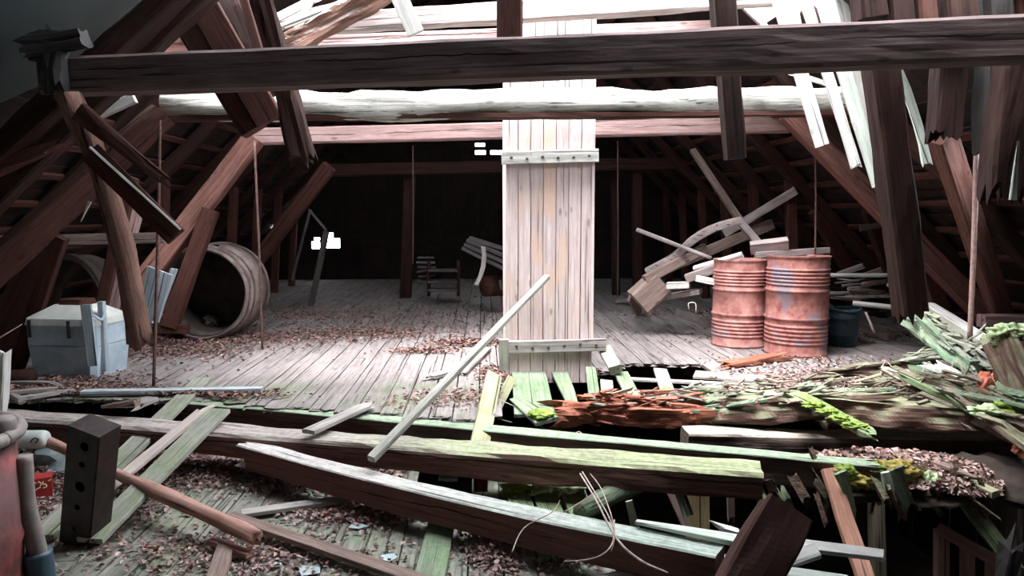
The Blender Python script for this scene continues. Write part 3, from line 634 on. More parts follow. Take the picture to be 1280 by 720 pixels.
# planks at the lower left
T('fallen_plank', 'broad algae-green plank, upper one of three crossing the log beam at left', 'plank', G(50, 672, -0.32), G(254, 474, 0.07), 0.145, 0.03, 'green', n=UP)
T('fallen_plank', 'narrow pale plank between the two broad planks at left', 'plank', G(136, 610, -0.24), G(256, 511, 0.05), 0.085, 0.025, 'pinkp', n=UP, e1='broken', ragged=0.15)
T('fallen_plank', 'broad grey-green plank reaching down beside the dark steel channel', 'plank', G(112, 676, -0.30), G(275, 513, 0.05), 0.15, 0.03, 'green', n=UP)
T('fallen_pole', 'peeled reddish round pole lying across the grey-green plank', 'pole', G(60, 552, -0.10), G(321, 672, -0.24), 0.078, 0.075, 'redlog', n=UP, log=True, rough=0.008, e1='broken', ragged=0.03, tap=(0.85, 1.05))
T('fallen_plank', 'bluish bleached narrow plank lying on the floor left of centre behind the log beam', 'plank', G(103, 491, 0.03), G(328, 487, 0.03), 0.08, 0.04, 'bluewood', n=UP)
T('fallen_plank', 'long brownish plank running out of the picture bottom', 'plank', G(286, 645, NZ+0.06), G(560, 738, NZ+0.04), 0.085, 0.03, 'brownp', n=UP)
T('fallen_plank', 'grey plank lying from the leaf heap toward the foot of the red-faced beam', 'plank', G(302, 642, NZ+0.03), G(478, 617, NZ+0.03), 0.085, 0.025, 'grey', n=UP)
T('fallen_plank', 'short stub of plank at the bottom edge below the reddish pole end', 'plank', G(262, 745, NZ+0.03), G(284, 680, NZ+0.03), 0.09, 0.03, 'brownp', n=UP)
T('fallen_plank', 'small plank end poking out beside the reddish pole end', 'plank', G(264, 676, NZ+0.03), G(312, 694, NZ+0.03), 0.05, 0.03, 'redlog', n=UP)
T('fallen_plank', 'light plank bridging the dark gap under the red-faced beam', 'plank', G(528, 641, NZ+0.03), G(620, 652, NZ+0.03), 0.07, 0.02, 'white', n=UP)
T('fallen_plank', 'grey board laid across the green-topped beam left of the leaning slat', 'plank', G(385, 540, 0.01), G(456, 508, 0.03), 0.10, 0.025, 'grey', n=UP, e1='broken')
T('fallen_plank', 'small dark wedge of wood beside the log beam at left', 'plank', G(128, 508, 0.03), G(172, 503, 0.06), 0.09, 0.05, 'brownp', n=UP, tap=(0.4, 1))
T('fallen_plank', 'pale broken board piece under the bluish plank', 'plank', G(170, 507, -0.0), G(190, 498, 0.02), 0.12, 0.03, 'grey', n=UP, e0='broken')
T('fallen_plank', 'split grey board lying loose on the rear floor in front of the shaft corner', 'plank', G(575, 466, 0.02), G(606, 436, 0.02), 0.13, 0.03, 'grey', n=UP, e0='broken')
T('fallen_plank', 'small grey board chip lying beside the split grey board', 'plank', G(536, 472, 0.02), G(558, 466, 0.02), 0.1, 0.03, 'grey', n=UP, e0='broken', e1='broken')
# slatted frame remains far left
fr = empty('slat_frame', G(50, 490), 'flat broken slat frame lying on the floor at the left edge', 'frame')
for a, b in (((-5, 478), (62, 479)), ((62, 479), (92, 490)), ((20, 499), (92, 488)), ((-5, 484), (28, 500))):
    T('frame_slat', None, None, G(*a, 0.03), G(*b, 0.03), 0.05, 0.03, 'grey', n=UP, parent=fr)
T('frame_slat', None, None, G(12, 491, 0.04), G(72, 486, 0.04), 0.05, 0.03, 'grey', n=UP, parent=fr)
T('round_block', 'short dark round-ended block on the floor below the chest', 'block', G(-6, 472, 0.06), G(42, 471, 0.06), 0.14, 0.12, 'dark', n=UP, log=True, rough=0.006)
T('post_stub', 'weathered grey board stub standing at the left edge above the rusty barrel', 'board', P(-2, 524, 4.4), P(1, 444, 4.4), 13, 0.05, 'white', rough=0.01, e1='broken', ragged=0.05)
T('floor_block', 'short brown block lying in the leaves beneath the bent log', 'block', P(142, 428, 7.2)-Vector((0, 0, 0.0)), P(176, 424, 7.4), 16, 0.12, 'brown')
T('floor_block', 'brown board standing on edge behind the rod near the wooden drum', 'board', P(198, 411, 7.9), P(236, 411, 7.9), 12, 0.08, 'brown')
# boards hanging around the shaft foot
def B(lab, a, b, W, mat, **k):
    return T('broken_board', lab, 'board', a, b, W, k.pop('H', 0.025), mat, n=k.pop('n', (0, -0.45, 1)), **k)
y1 = B('yellowish lichen board standing steeply out of the gap between the fallen beams', G(596, 572, -0.1), P(618, 468, 5.85), 0.125, 'yellow', n=CAMN)
B('short yellow-green board leaning close beside the yellowish lichen board', P(616, 520, 5.7), P(640, 472, 5.9), 0.075, 'yellow', n=CAMN)
B('green board left of three sloping down from the shaft foot', G(655, 520, -0.02), G(650, 466, 0.03), 0.14, 'greenp')
B('green board middle of three sloping down from the shaft foot', G(682, 524, -0.04), G(671, 465, 0.03), 0.15, 'greenp')
B('green board right of three sloping down from the shaft foot, pointed tip', G(722, 520, -0.06), G(699, 464, 0.03), 0.15, 'greenp', tap=(0.45, 1))
b3 = B('triangular green board with a bright moss patch in front of the shaft', G(684, 527, 0.0), G(643, 498, 0.03), 0.16, 'greenp', tap=(1.1, 0.5))
mossblob('moss', M['moss'], G(677, 517, 0.03), (0.085, 0.10, 0.022), b3, seed=3)
B('narrow pale green board upright beside the dark hole right of the shaft foot', P(746, 516, 5.6), P(738, 460, 6.1), 0.085, 'greenp', n=CAMN)
B('grey board beside the narrow pale green one over the dark hole', P(762, 515, 5.6), P(758, 476, 5.9), 0.10, 'grey', n=CAMN)
b6 = B('short mossy board sloping left of the hole, right of the shaft', P(793, 499, 5.7), P(776, 466, 6.2), 0.12, 'greenp', n=(0, -0.7, 1))
mossblob('moss', M['mosspale'], P(787, 490, 5.75), (0.05, 0.05, 0.02), b6, seed=5)
b7 = B('short pale board bridging the hole with a mossy lower end', P(836, 494, 5.8), P(825, 462, 6.4), 0.115, 'grey', n=(0, -0.7, 1))
mossblob('moss', M['moss'], P(834, 488, 5.85), (0.05, 0.06, 0.02), b7, seed=6)
T('block', 'small green-grey block at the left foot corner of the shaft', 'block', P(630, 462, 6.15), P(630, 424, 6.15), 12, 0.08, 'green', rough=0.006)
T('block', 'green-topped block end at the right foot corner of the shaft', 'block', P(770, 462, 6.1), P(757, 438, 6.4), 16, 0.08, 'green', rough=0.006)
T('round_stick', 'short round grey stick lying over the red rotten wood', 'stick', G(792, 497, -0.02), G(868, 496, -0.02), 0.04, 0.04, 'grey', n=UP, log=True)
T('fallen_plank', 'thin grey board spanning the hole and the right floor edge', 'plank', G(788, 474, 0.0), G(965, 483, 0.01), 0.075, 0.02, 'grey', n=UP)
T('fallen_plank', 'wide flat board patch at the right floor edge with pale lichen', 'plank', G(868, 468, 0.014), G(955, 474, 0.014), 0.26, 0.02, 'grey', n=UP)
T('red_splinter_board', 'crumbling pinkish red board lying on the floor before the left drum', 'board', G(912, 456, 0.03), G(975, 445, 0.04), 0.14, 0.05, 'rot', n=UP, rough=0.02, e0='broken', e1='broken', ragged=0.2)
# rotten beams on the right
def chips(name, parent, a, b, spread, n, mat, ln=(0.06, 0.22), seed=1, zs=0.05, dirn=None, wd=(0.01, 0.04)):
    rr = random.Random(seed); a = Vector(a); b = Vector(b); it = []; dd = dirn or (b-a)
    for _ in range(n):
        t = rr.random(); p = a.lerp(b, t)+Vector((rr.gauss(0, spread), rr.gauss(0, spread*1.0), rr.gauss(0, zs)))
        q = (dd.normalized()+Vector((rr.gauss(0, 0.25), rr.gauss(0, 0.25), rr.gauss(0, 0.16)))).normalized()
        l = rr.uniform(*ln); vs, fs = tgeo(l, rr.uniform(*wd), rr.uniform(0.006, 0.02), seg=3, rough=0.004, e0='broken', e1='broken', ragged=0.05, seed=rr.randrange(999))
        it.append((frame(p, p+q, (rr.gauss(0, 0.4), rr.gauss(0, 0.4), 1)), vs, fs))
    o = multi(name, it, M[mat], parent); o['kind'] = 'stuff'; return o
r1 = T('rotten_beam', 'crumbling red rotten beam breaking apart right of the shaft', 'beam', P(700, 517, 5.35), P(880, 517, 5.15), 0.2, 0.12, 'rot', n=UP, rough=0.05, e0='broken', e1='broken', ragged=0.3, seg=40)
chips('splinters', r1, P(735, 508, 5.3), P(862, 512, 5.2), 0.06, 170, 'rot', seed=3)
chips('pale_splinters', r1, P(740, 500, 5.3), P(900, 498, 5.3), 0.06, 70, 'green', seed=4)
r2 = T('rotten_beam', 'mossy rotten beam with dark hollow underside, right of the red rotten one', 'beam', P(850, 513, 5.25), P(1095, 503, 4.9), 0.24, 0.17, 'rotbrown', n=UP, rough=0.03, e0='broken', e1='broken', ragged=0.2, seg=40)
for i, (x, y, s) in enumerate([(892, 487, 0.12), (915, 490, 0.10), (938, 488, 0.08), (885, 500, 0.07), (968, 488, 0.09)]):
    mossblob('moss', M['mosspale' if i % 2 == 0 else 'moss'], P(x, y+3, 5.3), (s, s*0.8, 0.035), r2, seed=10+i, rough=1.0)
chips('splinters', r2, P(870, 495, 5.25), P(1060, 487, 5.1), 0.10, 130, 'chipmix', seed=6, ln=(0.04, 0.14))
r3 = T('rotten_beam', 'broad dark rotten beam continuing to the right under the leaf litter', 'beam', P(1040, 508, 5.0), P(1250, 520, 4.7), 0.35, 0.16, 'rotbrown', n=UP, rough=0.035, e0='broken', e1='broken', ragged=0.25, seg=40)
chips('splinters', r3, P(1050, 487, 5.1), P(1190, 480, 5.2), 0.16, 170, 'chipmix', seed=8, zs=0.03, ln=(0.04, 0.16))
leaves('leaf_cover', None, None, [(P(1085, 490, 5.15), 0.75, 0.22, 900, 0.04), (P(1180, 495, 5.0), 0.35, 0.25, 350, 0.04)], M['leaf'], (0.02, 0.045), 75, parent=r3)
leaves('leaf_cover', None, None, [(P(985, 488, 5.3), 0.5, 0.15, 420, 0.03)], M['leaf'], (0.018, 0.04), 76, parent=r2)
T('fallen_beam', 'weathered bare beam with light top running right below the mossy beams', 'beam', P(856, 549, 4.95), P(1260, 556, 4.95), 0.2, 0.13, 'rotgrey', n=UP, rough=0.012, seg=40, e1='broken')
T('fallen_beam', 'reddish brown rotten log lying in the dark behind the bare beam', 'beam', P(1030, 527, 5.5), P(1250, 535, 5.4), 0.2, 0.14, 'rotbrown', n=UP, rough=0.03, log=True, seg=24)
T('fallen_beam', 'short dark red beam piece under the bare beam on the right', 'beam', P(1125, 574, 4.75), P(1260, 580, 4.7), 0.12, 0.08, 'brown', n=UP, rough=0.015, e0='broken')
mb = B('bright moss-covered board sticking out over the dark gap', P(984, 489, 5.0), P(1088, 541, 4.5), 0.10, 'greenall', n=(0.1, -0.6, 1), e1='broken', rough=0.008, H=0.035)
T('moss', None, None, P(998, 494, 4.92), P(1084, 536, 4.5), 0.085, 0.03, 'mossb', n=(0.1, -0.6, 1), rough=0.018, parent=mb, e0='broken', e1='broken', ragged=0.06, seg=30)
for i in range(4):
    t = 0.35+0.16*i; mossblob('moss', M['moss'], P(984, 489, 4.97).lerp(P(1088, 541, 4.47), t), (0.07, 0.035, 0.018), mb, seed=20+i, rough=0.7)
r4 = T('rotten_beam', 'splintered beam with pale green top jutting in at the right floor edge', 'beam', P(1030, 468, 5.9), P(1256, 444, 5.2), 0.16, 0.13, 'rotbrown', n=UP, rough=0.025, e0='broken', ragged=0.3, tap=(0.35, 1.1), seg=30)
chips('splinters', r4, P(1130, 448, 5.55), P(1250, 434, 5.2), 0.045, 90, 'green', seed=9, zs=0.012, ln=(0.1, 0.35))
r5 = T('rotten_beam', 'mossy split beam leaning down from the foot of the big dark post', 'beam', P(1128, 386, 5.9), P(1218, 462, 5.0), 0.13, 0.12, 'rotgreen', n=(0.3, -0.3, 1), rough=0.03, e0='broken', ragged=0.08, seg=24)
chips('splinters', r5, P(1136, 384, 5.9), P(1215, 448, 5.1), 0.035, 90, 'green', seed=12, zs=0.02, ln=(0.1, 0.3))
T('fallen_plank', 'pale smooth plank leaning behind the mossy split beam', 'plank', P(1160, 380, 6.4), P(1252, 436, 5.6), 0.13, 0.03, 'white', n=(0.2, -0.5, 1))
T('fallen_plank', 'thin dark grey plank between the pale plank and the mossy split beam', 'plank', P(1150, 382, 6.2), P(1238, 440, 5.5), 0.07, 0.03, 'green', n=(0.2, -0.5, 1))
cl = T('rotten_beam', 'dark broken beam end with a crown of moss at the right edge', 'beam', P(1252, 424, 5.0), P(1300, 512, 4.6), 0.22, 0.2, 'rotbrown', n=(0.3, -1, 0.3), rough=0.03, e0='broken')
for i, (x, y) in enumerate([(1252, 416), (1266, 413), (1280, 416), (1258, 428)]):
    mossblob('moss', M['mosspale'], P(x, y, 4.95), (0.08, 0.08, 0.045), cl, seed=30+i, rough=1.2)
dl = [
 ('split green board leaning below the splintered beam at right', (1150, 456, 5.4), (1250, 500, 4.8), 0.14, 'rotgreen'),
 ('pale green board under the splintered beam beside the split one', (1172, 458, 5.2), (1232, 486, 4.9), 0.13, 'palegreen'),
 ('dark board sloping down between two green boards at right', (1148, 470, 5.1), (1262, 528, 4.6), 0.09, 'brownp'),
 ('mossy streaked board ending in splinters above the dark hollow', (1140, 470, 5.0), (1248, 524, 4.5), 0.17, 'greenall'),
 ('green weathered board at the far right running out of the picture', (1226, 448, 5.2), (1310, 520, 4.5), 0.12, 'rotgreen'),
 ('second green board at the far right edge, lower than the first', (1240, 480, 4.8), (1305, 536, 4.3), 0.15, 'greenall'),
 ('pale rounded board piece behind the green boards at the right edge', (1240, 452, 5.4), (1290, 478, 5.0), 0.14, 'white'),
 ('short grey-brown board lying on the leaves at the right floor edge', (1112, 462, 5.4), (1160, 470, 5.2), 0.08, 'grey'),
 ('grey broken board in the tangle at the lower right edge', (1232, 520, 4.5), (1290, 560, 4.1), 0.12, 'rotbrown'),
 ('narrow brown board half buried in the right edge tangle', (1200, 500, 4.8), (1290, 530, 4.3), 0.07, 'brownp'),
]
for lab, a, b, W, mt in dl:
    B(lab, P(*a), P(*b), W, mt, n=(0.2, -0.7, 1), rough=0.012, e0='broken', e1='broken', ragged=0.16, H=0.035)
tg = T('rotten_beam', 'buried rotten beam end carrying the splintered tangle at the right edge', 'beam', P(1165, 482, 5.0), P(1300, 545, 4.35), 0.3, 0.14, 'rotbrown', n=(0.1, -0.4, 1), rough=0.05, e0='broken', e1='broken', ragged=0.2, seg=24)
chips('splinters', tg, P(1160, 474, 5.0), P(1285, 525, 4.5), 0.12, 120, 'chipmix', seed=21, zs=0.05, ln=(0.06, 0.28), wd=(0.01, 0.05))
chips('mossy_splinters', tg, P(1200, 480, 4.9), P(1290, 520, 4.5), 0.12, 60, 'rotgreen', seed=22, zs=0.05, ln=(0.08, 0.3), wd=(0.02, 0.07))
chips('mossy_splinters', r2, P(860, 498, 5.2), P(1080, 490, 5.0), 0.09, 60, 'rotgreen', seed=23, zs=0.03, ln=(0.06, 0.2), wd=(0.02, 0.05))
tag(mossblob('red_crumble', M['brickred'], P(1231, 486, 4.75), (0.05, 0.05, 0.10), seed=44, rough=1.2), 'small heap of crumbled orange-red rot among the green boards', 'rotten wood')
tag(mossblob('moss_clump', M['moss'], P(1262, 510, 4.5), (0.09, 0.07, 0.04), seed=45, rough=1.2), 'green moss clump on the tangle at the far right edge', 'moss')
tag(mossblob('moss_clump', M['mosspale'], P(1232, 514, 4.5), (0.09, 0.07, 0.035), seed=46, rough=1.2), 'pale moss clump near the splintered tip above the hollow', 'moss')
# ledge with leaf heap at the lower right
lg = mossblob('debris_ledge', M['earth'], P(1110, 598, 4.35), (0.62, 0.34, 0.09), seed=50, rough=0.35, sub=5)
tag(lg, 'sagging ledge of litter and rotten boards covered with pink-brown leaves at right', 'debris')
chips('dark_shreds', lg, P(960, 592, 4.2), P(1230, 606, 4.1), 0.08, 70, 'rotbrown', seed=24, zs=0.05, ln=(0.05, 0.16), dirn=Vector((0.3, -0.3, -1)), wd=(0.02, 0.06))
leaves('leaf_cover', None, None, [(P(1112, 592, 4.35)+Vector((0, 0, 0.02)), 0.62, 0.38, 2600, 0.05), (P(1190, 604, 4.2), 0.28, 0.26, 900, 0.05), (P(1020, 590, 4.4), 0.3, 0.2, 350, 0.03)], M['leaf'], (0.025, 0.055), 71, parent=lg)
for i, (x, y, s, mt) in enumerate([(1108, 588, 0.10, 'moss'), (1120, 584, 0.09, 'mossbrown'), (1068, 600, 0.09, 'mossbrown'), (1055, 590, 0.07, 'moss'), (1094, 604, 0.06, 'mosspale'), (1135, 592, 0.07, 'mossbrown'), (1162, 600, 0.05, 'mosspale')]):
    mossblob('moss', M[mt], P(x, y, 4.1), (s, s*0.8, 0.04), lg, seed=60+i, rough=1.0)
T('fallen_plank', 'small dark board pointing right on the leaf-covered ledge', 'plank', P(1175, 580, 4.3), P(1222, 598, 4.0), 0.08, 0.025, 'brownp', n=UP, tap=(1, 0.3))
tag(mossblob('leaf_bank', M['earth'], P(1250, 600, 4.4), (0.35, 0.4, 0.12), seed=80, rough=0.4), 'dark bank of earth and leaves at the lower right edge', 'debris')
T('hanging_rag', 'grey-green torn bark piece hanging from the leaf-covered ledge', 'bark', P(1118, 586, 3.95), P(1132, 622, 3.95), 17, 0.02, 'rotgreen', e1='broken', ragged=0.1, rough=0.01)
T('hanging_rag', 'small pale bark flap beside the grey-green torn bark', 'bark', P(1108, 590, 4.0), P(1112, 612, 4.0), 14, 0.02, 'palegreen', e1='broken', ragged=0.06, rough=0.01)
T('hanging_rag', 'reddish brown splinter hanging in the dark below the ledge', 'bark', P(1128, 606, 4.3), P(1128, 648, 4.3), 16, 0.03, 'brownp', e1='broken', ragged=0.08, tap=(1, 0.6))
# pieces over the pit
T('slanting_board', 'reddish board slanting down into the pit from the leaf-covered ledge', 'board', P(1036, 586, 4.1), P(1088, 745, 3.7), 21, 0.04, 'rotredb', rough=0.006, n=CAMN)
T('hanging_rag', 'moss-fringed bark shred right of the reddish slanting board', 'bark', P(1050, 590, 4.0), P(1068, 638, 4.0), 13, 0.02, 'greenall', e1='broken', ragged=0.1, tap=(1.2, 0.4))
T('pit_post', 'weathered upright post standing in the pit under the ledge', 'post', P(1098, 745, 4.9), P(1094, 596, 4.9), 17, 0.09, 'oldpost')
T('slanting_board', 'mossy board slanting down right from the ledge to the pit fence', 'board', P(1192, 606, 4.1), P(1262, 700, 3.9), 20, 0.03, 'greenall', rough=0.006, e1='broken')
T('slanting_board', 'short pale yellow board end sticking out of the ledge at right', 'board', P(1196, 596, 4.2), P(1245, 618, 3.95), 14, 0.04, 'yellow', n=(0, -0.5, 1))
T('thin_post', 'thin grey stake at the lower right edge', 'stake', P(1273, 735, 4.4), P(1276, 610, 4.4), 5, 0.02, 'grey')
T('rotten_stump', 'dark splintered stump in the lower right corner beside the pit fence', 'stump', P(1252, 745, 3.7), P(1266, 680, 3.7), 20, 0.1, 'black', e1='broken', ragged=0.15, rough=0.02)
fe = empty('pit_fence', P(1210, 760, 4.3), 'reddish slatted wooden fence down in the pit at lower right', 'fence')
for i, (x, yt) in enumerate([(1177, 662), (1209, 680), (1241, 698)]):
    T('fence_post', None, None, P(x, 790, 4.4-0.12*i), P(x, yt, 4.4-0.12*i), 17, 0.05, 'fencew', parent=fe)
T('fence_rail', None, None, P(1172, 660, 4.4), P(1270, 716, 4.05), 15, 0.04, 'fencew', parent=fe, n=CAMN)
T('fence_board', None, None, P(1193, 790, 4.4), P(1193, 676, 4.4), 10, 0.02, 'brown', parent=fe)
T('slanting_board', 'narrow mossy board slanting below the square end of the log beam', 'board', P(937, 586, 4.4), P(958, 634, 4.2), 11, 0.03, 'greenall')
T('slanting_board', 'mossy board below the green-topped beam, right of the narrow one', 'board', P(962, 588, 4.5), P(986, 630, 4.3), 14, 0.03, 'greenall', e1='broken', rough=0.008)
T('slanting_board', 'wide yellowish board standing in the pit behind the red-faced beam', 'board', P(873, 745, 4.9), P(871, 590, 4.9), 31, 0.03, 'yellowb')
T('slanting_board', 'narrow board with a green pointed tip in front of the wide yellowish board', 'board', P(842, 594, 4.5), P(861, 645, 4.4), 15, 0.03, 'rotgreen', tap=(1, 0.85))
T('slanting_board', 'reddish board leaning left behind the green-tipped narrow board', 'board', P(832, 600, 4.7), P(868, 680, 4.6), 12, 0.03, 'brownp')
T('slanting_beam', 'green-topped round beam sloping down left in the pit under the log beam', 'beam', P(725, 640, 4.0), P(842, 582, 4.5), 0.13, 0.12, 'rotgreen', n=UP, log=True, rough=0.02)
T('slanting_board', 'small green board upright in the pit right of the twigs', 'board', P(796, 668, 3.9), P(786, 626, 3.9), 12, 0.02, 'green', tap=(1, 0.7))
T('slanting_board', 'tiny pale peg end in the dark gap beside the green round beam', 'peg', P(756, 607, 4.3), P(765, 603, 4.3), 6, 0.03, 'white')
T('wood_chunk', 'pale torn wood chunk behind the foreground post end', 'chunk', P(898, 660, 3.6), P(922, 668, 3.6), 12, 0.06, 'white', rough=0.012, e0='broken', e1='broken')
T('slanting_board', 'dark slender board hanging in the pit left of the narrow mossy board', 'board', P(912, 590, 4.8), P(914, 650, 4.8), 9, 0.03, 'brownp', e1='broken')
T('slanting_board', 'pale board tip peeping out under the log beam near its cut end', 'board', P(915, 590, 4.5), P(921, 612, 4.5), 7, 0.02, 'green', e1='broken')
for i, (x0, y0, x1, y1_, lab) in enumerate([(742, 660, 738, 690, 'dark'), ]): pass
T('pit_board', 'bleached split board lying on the red-faced beam end, sharp tip left', 'board', G(795, 652, -0.06), G(932, 678, -0.06), 0.09, 0.03, 'palegreen', n=UP, tap=(0.4, 1))
T('pit_board', 'white board reaching right from behind the foreground post', 'board', P(985, 680, 3.0), P(1099, 694, 3.0), 15, 0.03, 'white', n=(0, -0.6, 1), e1='broken', ragged=0.05)
T('pit_board', 'second white board below, splayed out from the foreground post', 'board', P(960, 710, 2.95), P(1022, 688, 2.95), 20, 0.03, 'white', n=(0, -0.6, 1))
T('pit_board', 'third greenish white board at the bottom edge right of the post', 'board', P(955, 712, 2.7), P(1060, 728, 2.7), 16, 0.03, 'palegreen', n=(0, -0.6, 1))
T('pit_board', 'grey board along the bottom edge below the red-faced beam', 'board', G(742, 728, -0.3), G(985, 690, -0.17), 0.085, 0.03, 'grey', n=UP)
T('foreground_post', 'dark tarred post end jutting up diagonally in the foreground', 'post', P(900, 790, 2.3), P(982, 640, 2.5), 66, 0.16, 'postd', rough=0.008, n=(-0.25, -1, 0.35), cham=0.01, seg=20)
# green patch between the beams
for i, (x, lab) in enumerate([(640, 'moss-green floor board behind the red-faced beam, left of three'), (672, 'moss-green floor board behind the red-faced beam, middle of three'), (706, 'moss-green floor board behind the red-faced beam, right of three with torn end')]):
    o = B(lab, G(x+30+i*6, 700, NZ+0.02), G(x, 590 if i < 2 else 592, NZ+0.03), 0.145, 'greenall', n=UP, e1='broken', ragged=0.1, H=0.03)
    mossblob('moss', M['mosspale'] if i else M['moss'], G(x+6, 610, NZ+0.04), (0.09, 0.12, 0.03), o, seed=90+i, rough=1.1)
B('green loose board across the gap at the bottom centre', G(532, 745, NZ+0.03), G(556, 636, NZ+0.03), 0.15, 'greenp', n=UP)
B('short pale-tipped plank end standing behind the red-faced beam', P(688, 0, 1)*0+G(560, 600, NZ+0.1), G(563, 584, NZ+0.15), 0.12, 'greenp', n=UP)
T('post_stub', 'short brown post stub with a pale top in the gap behind the red-faced beam', 'post', P(601, 612, 4.5), P(601, 583, 4.5), 18, 0.08, 'brown')
# ---------------------------------------------------------------- rusty drums
def drum(lab, c, r, h, mat, rz):
    e = empty('oil_drum', c, lab, 'drum', rz=rz)
    pr = [(r*0.0, 0.012), (r*0.97, 0.012), (r*0.97, 0.0), (r*1.01, 0.0), (r*1.012, 0.02)]
    def ribs(z0, z1, n, a):
        out = []
        for i in range(n*8+1):
            t = i/(n*8); out.append((r*(0.99+a*math.sin(2*math.pi*n*t-math.pi/2)), z0+(z1-z0)*t))
        return out
    pr += [(r*0.985, 0.03), (r*0.985, h*0.10)]+ribs(h*0.11, h*0.32, 5, 0.021)
    def hoop(z): return [(r*0.985, z-0.02), (r*1.0, z-0.013), (r*1.035, z), (r*1.0, z+0.013), (r*0.985, z+0.02)]
    pr += hoop(h*0.375)+[(r*0.985, h*0.5)]+hoop(h*0.655)+[(r*0.985, h*0.69)]+ribs(h*0.70, h*0.885, 5, 0.021)
    pr += [(r*0.985, h*0.95), (r*0.99, h-0.02), (r*1.015, h-0.014), (r*1.015, h), (r*0.985, h), (r*0.985, h-0.02), (0.0, h-0.022)]
    me = mm(e)
    b = lathe('drum_body', pr[4:-3], M[mat], e, me, k=64, wob=0.012)
    lathe('drum_lid', pr[-4:], M[mat], e, me, k=64)
    lathe('drum_base', pr[:5], M[mat], e, me, k=64)
    lathe('bung', [(0.0, h-0.022), (0.035, h-0.022), (0.035, h-0.005), (0, h-0.005)], M[mat], e, me @ Matrix.Translation((r*0.6, 0, 0)), k=16)
    return e
def mm(e): return e.matrix_basis.copy()
c1 = P(994, 431, 7.35); c1.z = 0
c2 = P(923, 420, 7.85); c2.z = 0
rr1 = 38.5*c1.y/FPX
drum('rusty ribbed oil drum with bluish stains, right and front one of the pair', c1, rr1, 0.99, 'rust2', 0.4)
drum('rusty ribbed oil drum, left and slightly lower one of the pair', c2, 33.5*c2.y/FPX, 0.925, 'rust', 2.1)
# bucket
bc = P(1051, 424, 7.75); bc.z = 0; br = 21*bc.y/FPX
e = empty('rubber_bucket', bc, 'blue-black rubber bucket standing right of the rusty drums', 'bucket')
lathe('bucket_wall', [(0, 0.0), (br*0.86, 0.0), (br*0.9, 0.12), (br*0.96, 0.13), (br*0.97, 0.3), (br*1.0, 0.31), (br*1.06, 0.40), (br*1.02, 0.40), (br*0.9, 0.05), (0, 0.03)], M['bucket'], e, mm(e) @ Matrix.Rotation(0.03, 4, 'Y'), k=40, wob=0.03)
tube('bucket_rim', [bc+Vector((math.cos(a)*br*1.06, math.sin(a)*br*1.06, 0.40+0.012*math.cos(a*2))) for a in [i*math.pi/8 for i in range(17)]], 0.012, M['bucket'], e)
# foreground barrel with pipe
fc = P(-118, 540, 2.3); fc = Vector((fc.x, fc.y, NZ)); fr_ = 118*2.3/FPX; fh = G(30, 545, 0).z
ztop = P(20, 542, 2.3).z-NZ
e = empty('paint_barrel', fc, 'flaking red rusty barrel cut off by the lower left edge', 'barrel')
lathe('barrel_body', [(0, 0), (fr_*0.96, 0), (fr_*0.97, ztop*0.3), (fr_*1.0, ztop*0.33), (fr_*0.97, ztop*0.36), (fr_*0.97, ztop*0.64), (fr_*1.0, ztop*0.67), (fr_*0.97, ztop*0.7), (fr_*0.96, ztop-0.03), (fr_*0.9, ztop-0.03), (fr_*0.9, ztop*0.8), (0, ztop*0.8)], M['rustdark'], e, mm(e), k=64, wob=0.02)
tube('barrel_rim', [fc+Vector((math.cos(a)*fr_, math.sin(a)*fr_, ztop-0.02)) for a in [i*math.pi/10 for i in range(21)]], 0.022, M['pipe'], e)
kp = P(2, 527, 2.35)
lathe('barrel_knob', [(0, 0), (0.036, 0), (0.04, 0.012), (0.04, 0.045), (0.032, 0.055), (0, 0.055)], M['pipe'], e, Matrix.Translation(kp-Vector((0, 0, 0.04))), k=20)
e = empty('drain_pipe', G(50, 735, NZ), 'dull grey pipe with a wider collar beside the red barrel', 'pipe')
tube('pipe_tube', [P(28, 570, 2.42), P(31, 620, 2.42), P(38, 655, 2.42), P(47, 692, 2.42), P(53, 745, 2.42)], 0.030, M['pipe'], e, k=16)
tube('pipe_collar', [P(46, 690, 2.42), P(50, 720, 2.42), P(54, 760, 2.42)], 0.046, M['bucket'], e, k=16)
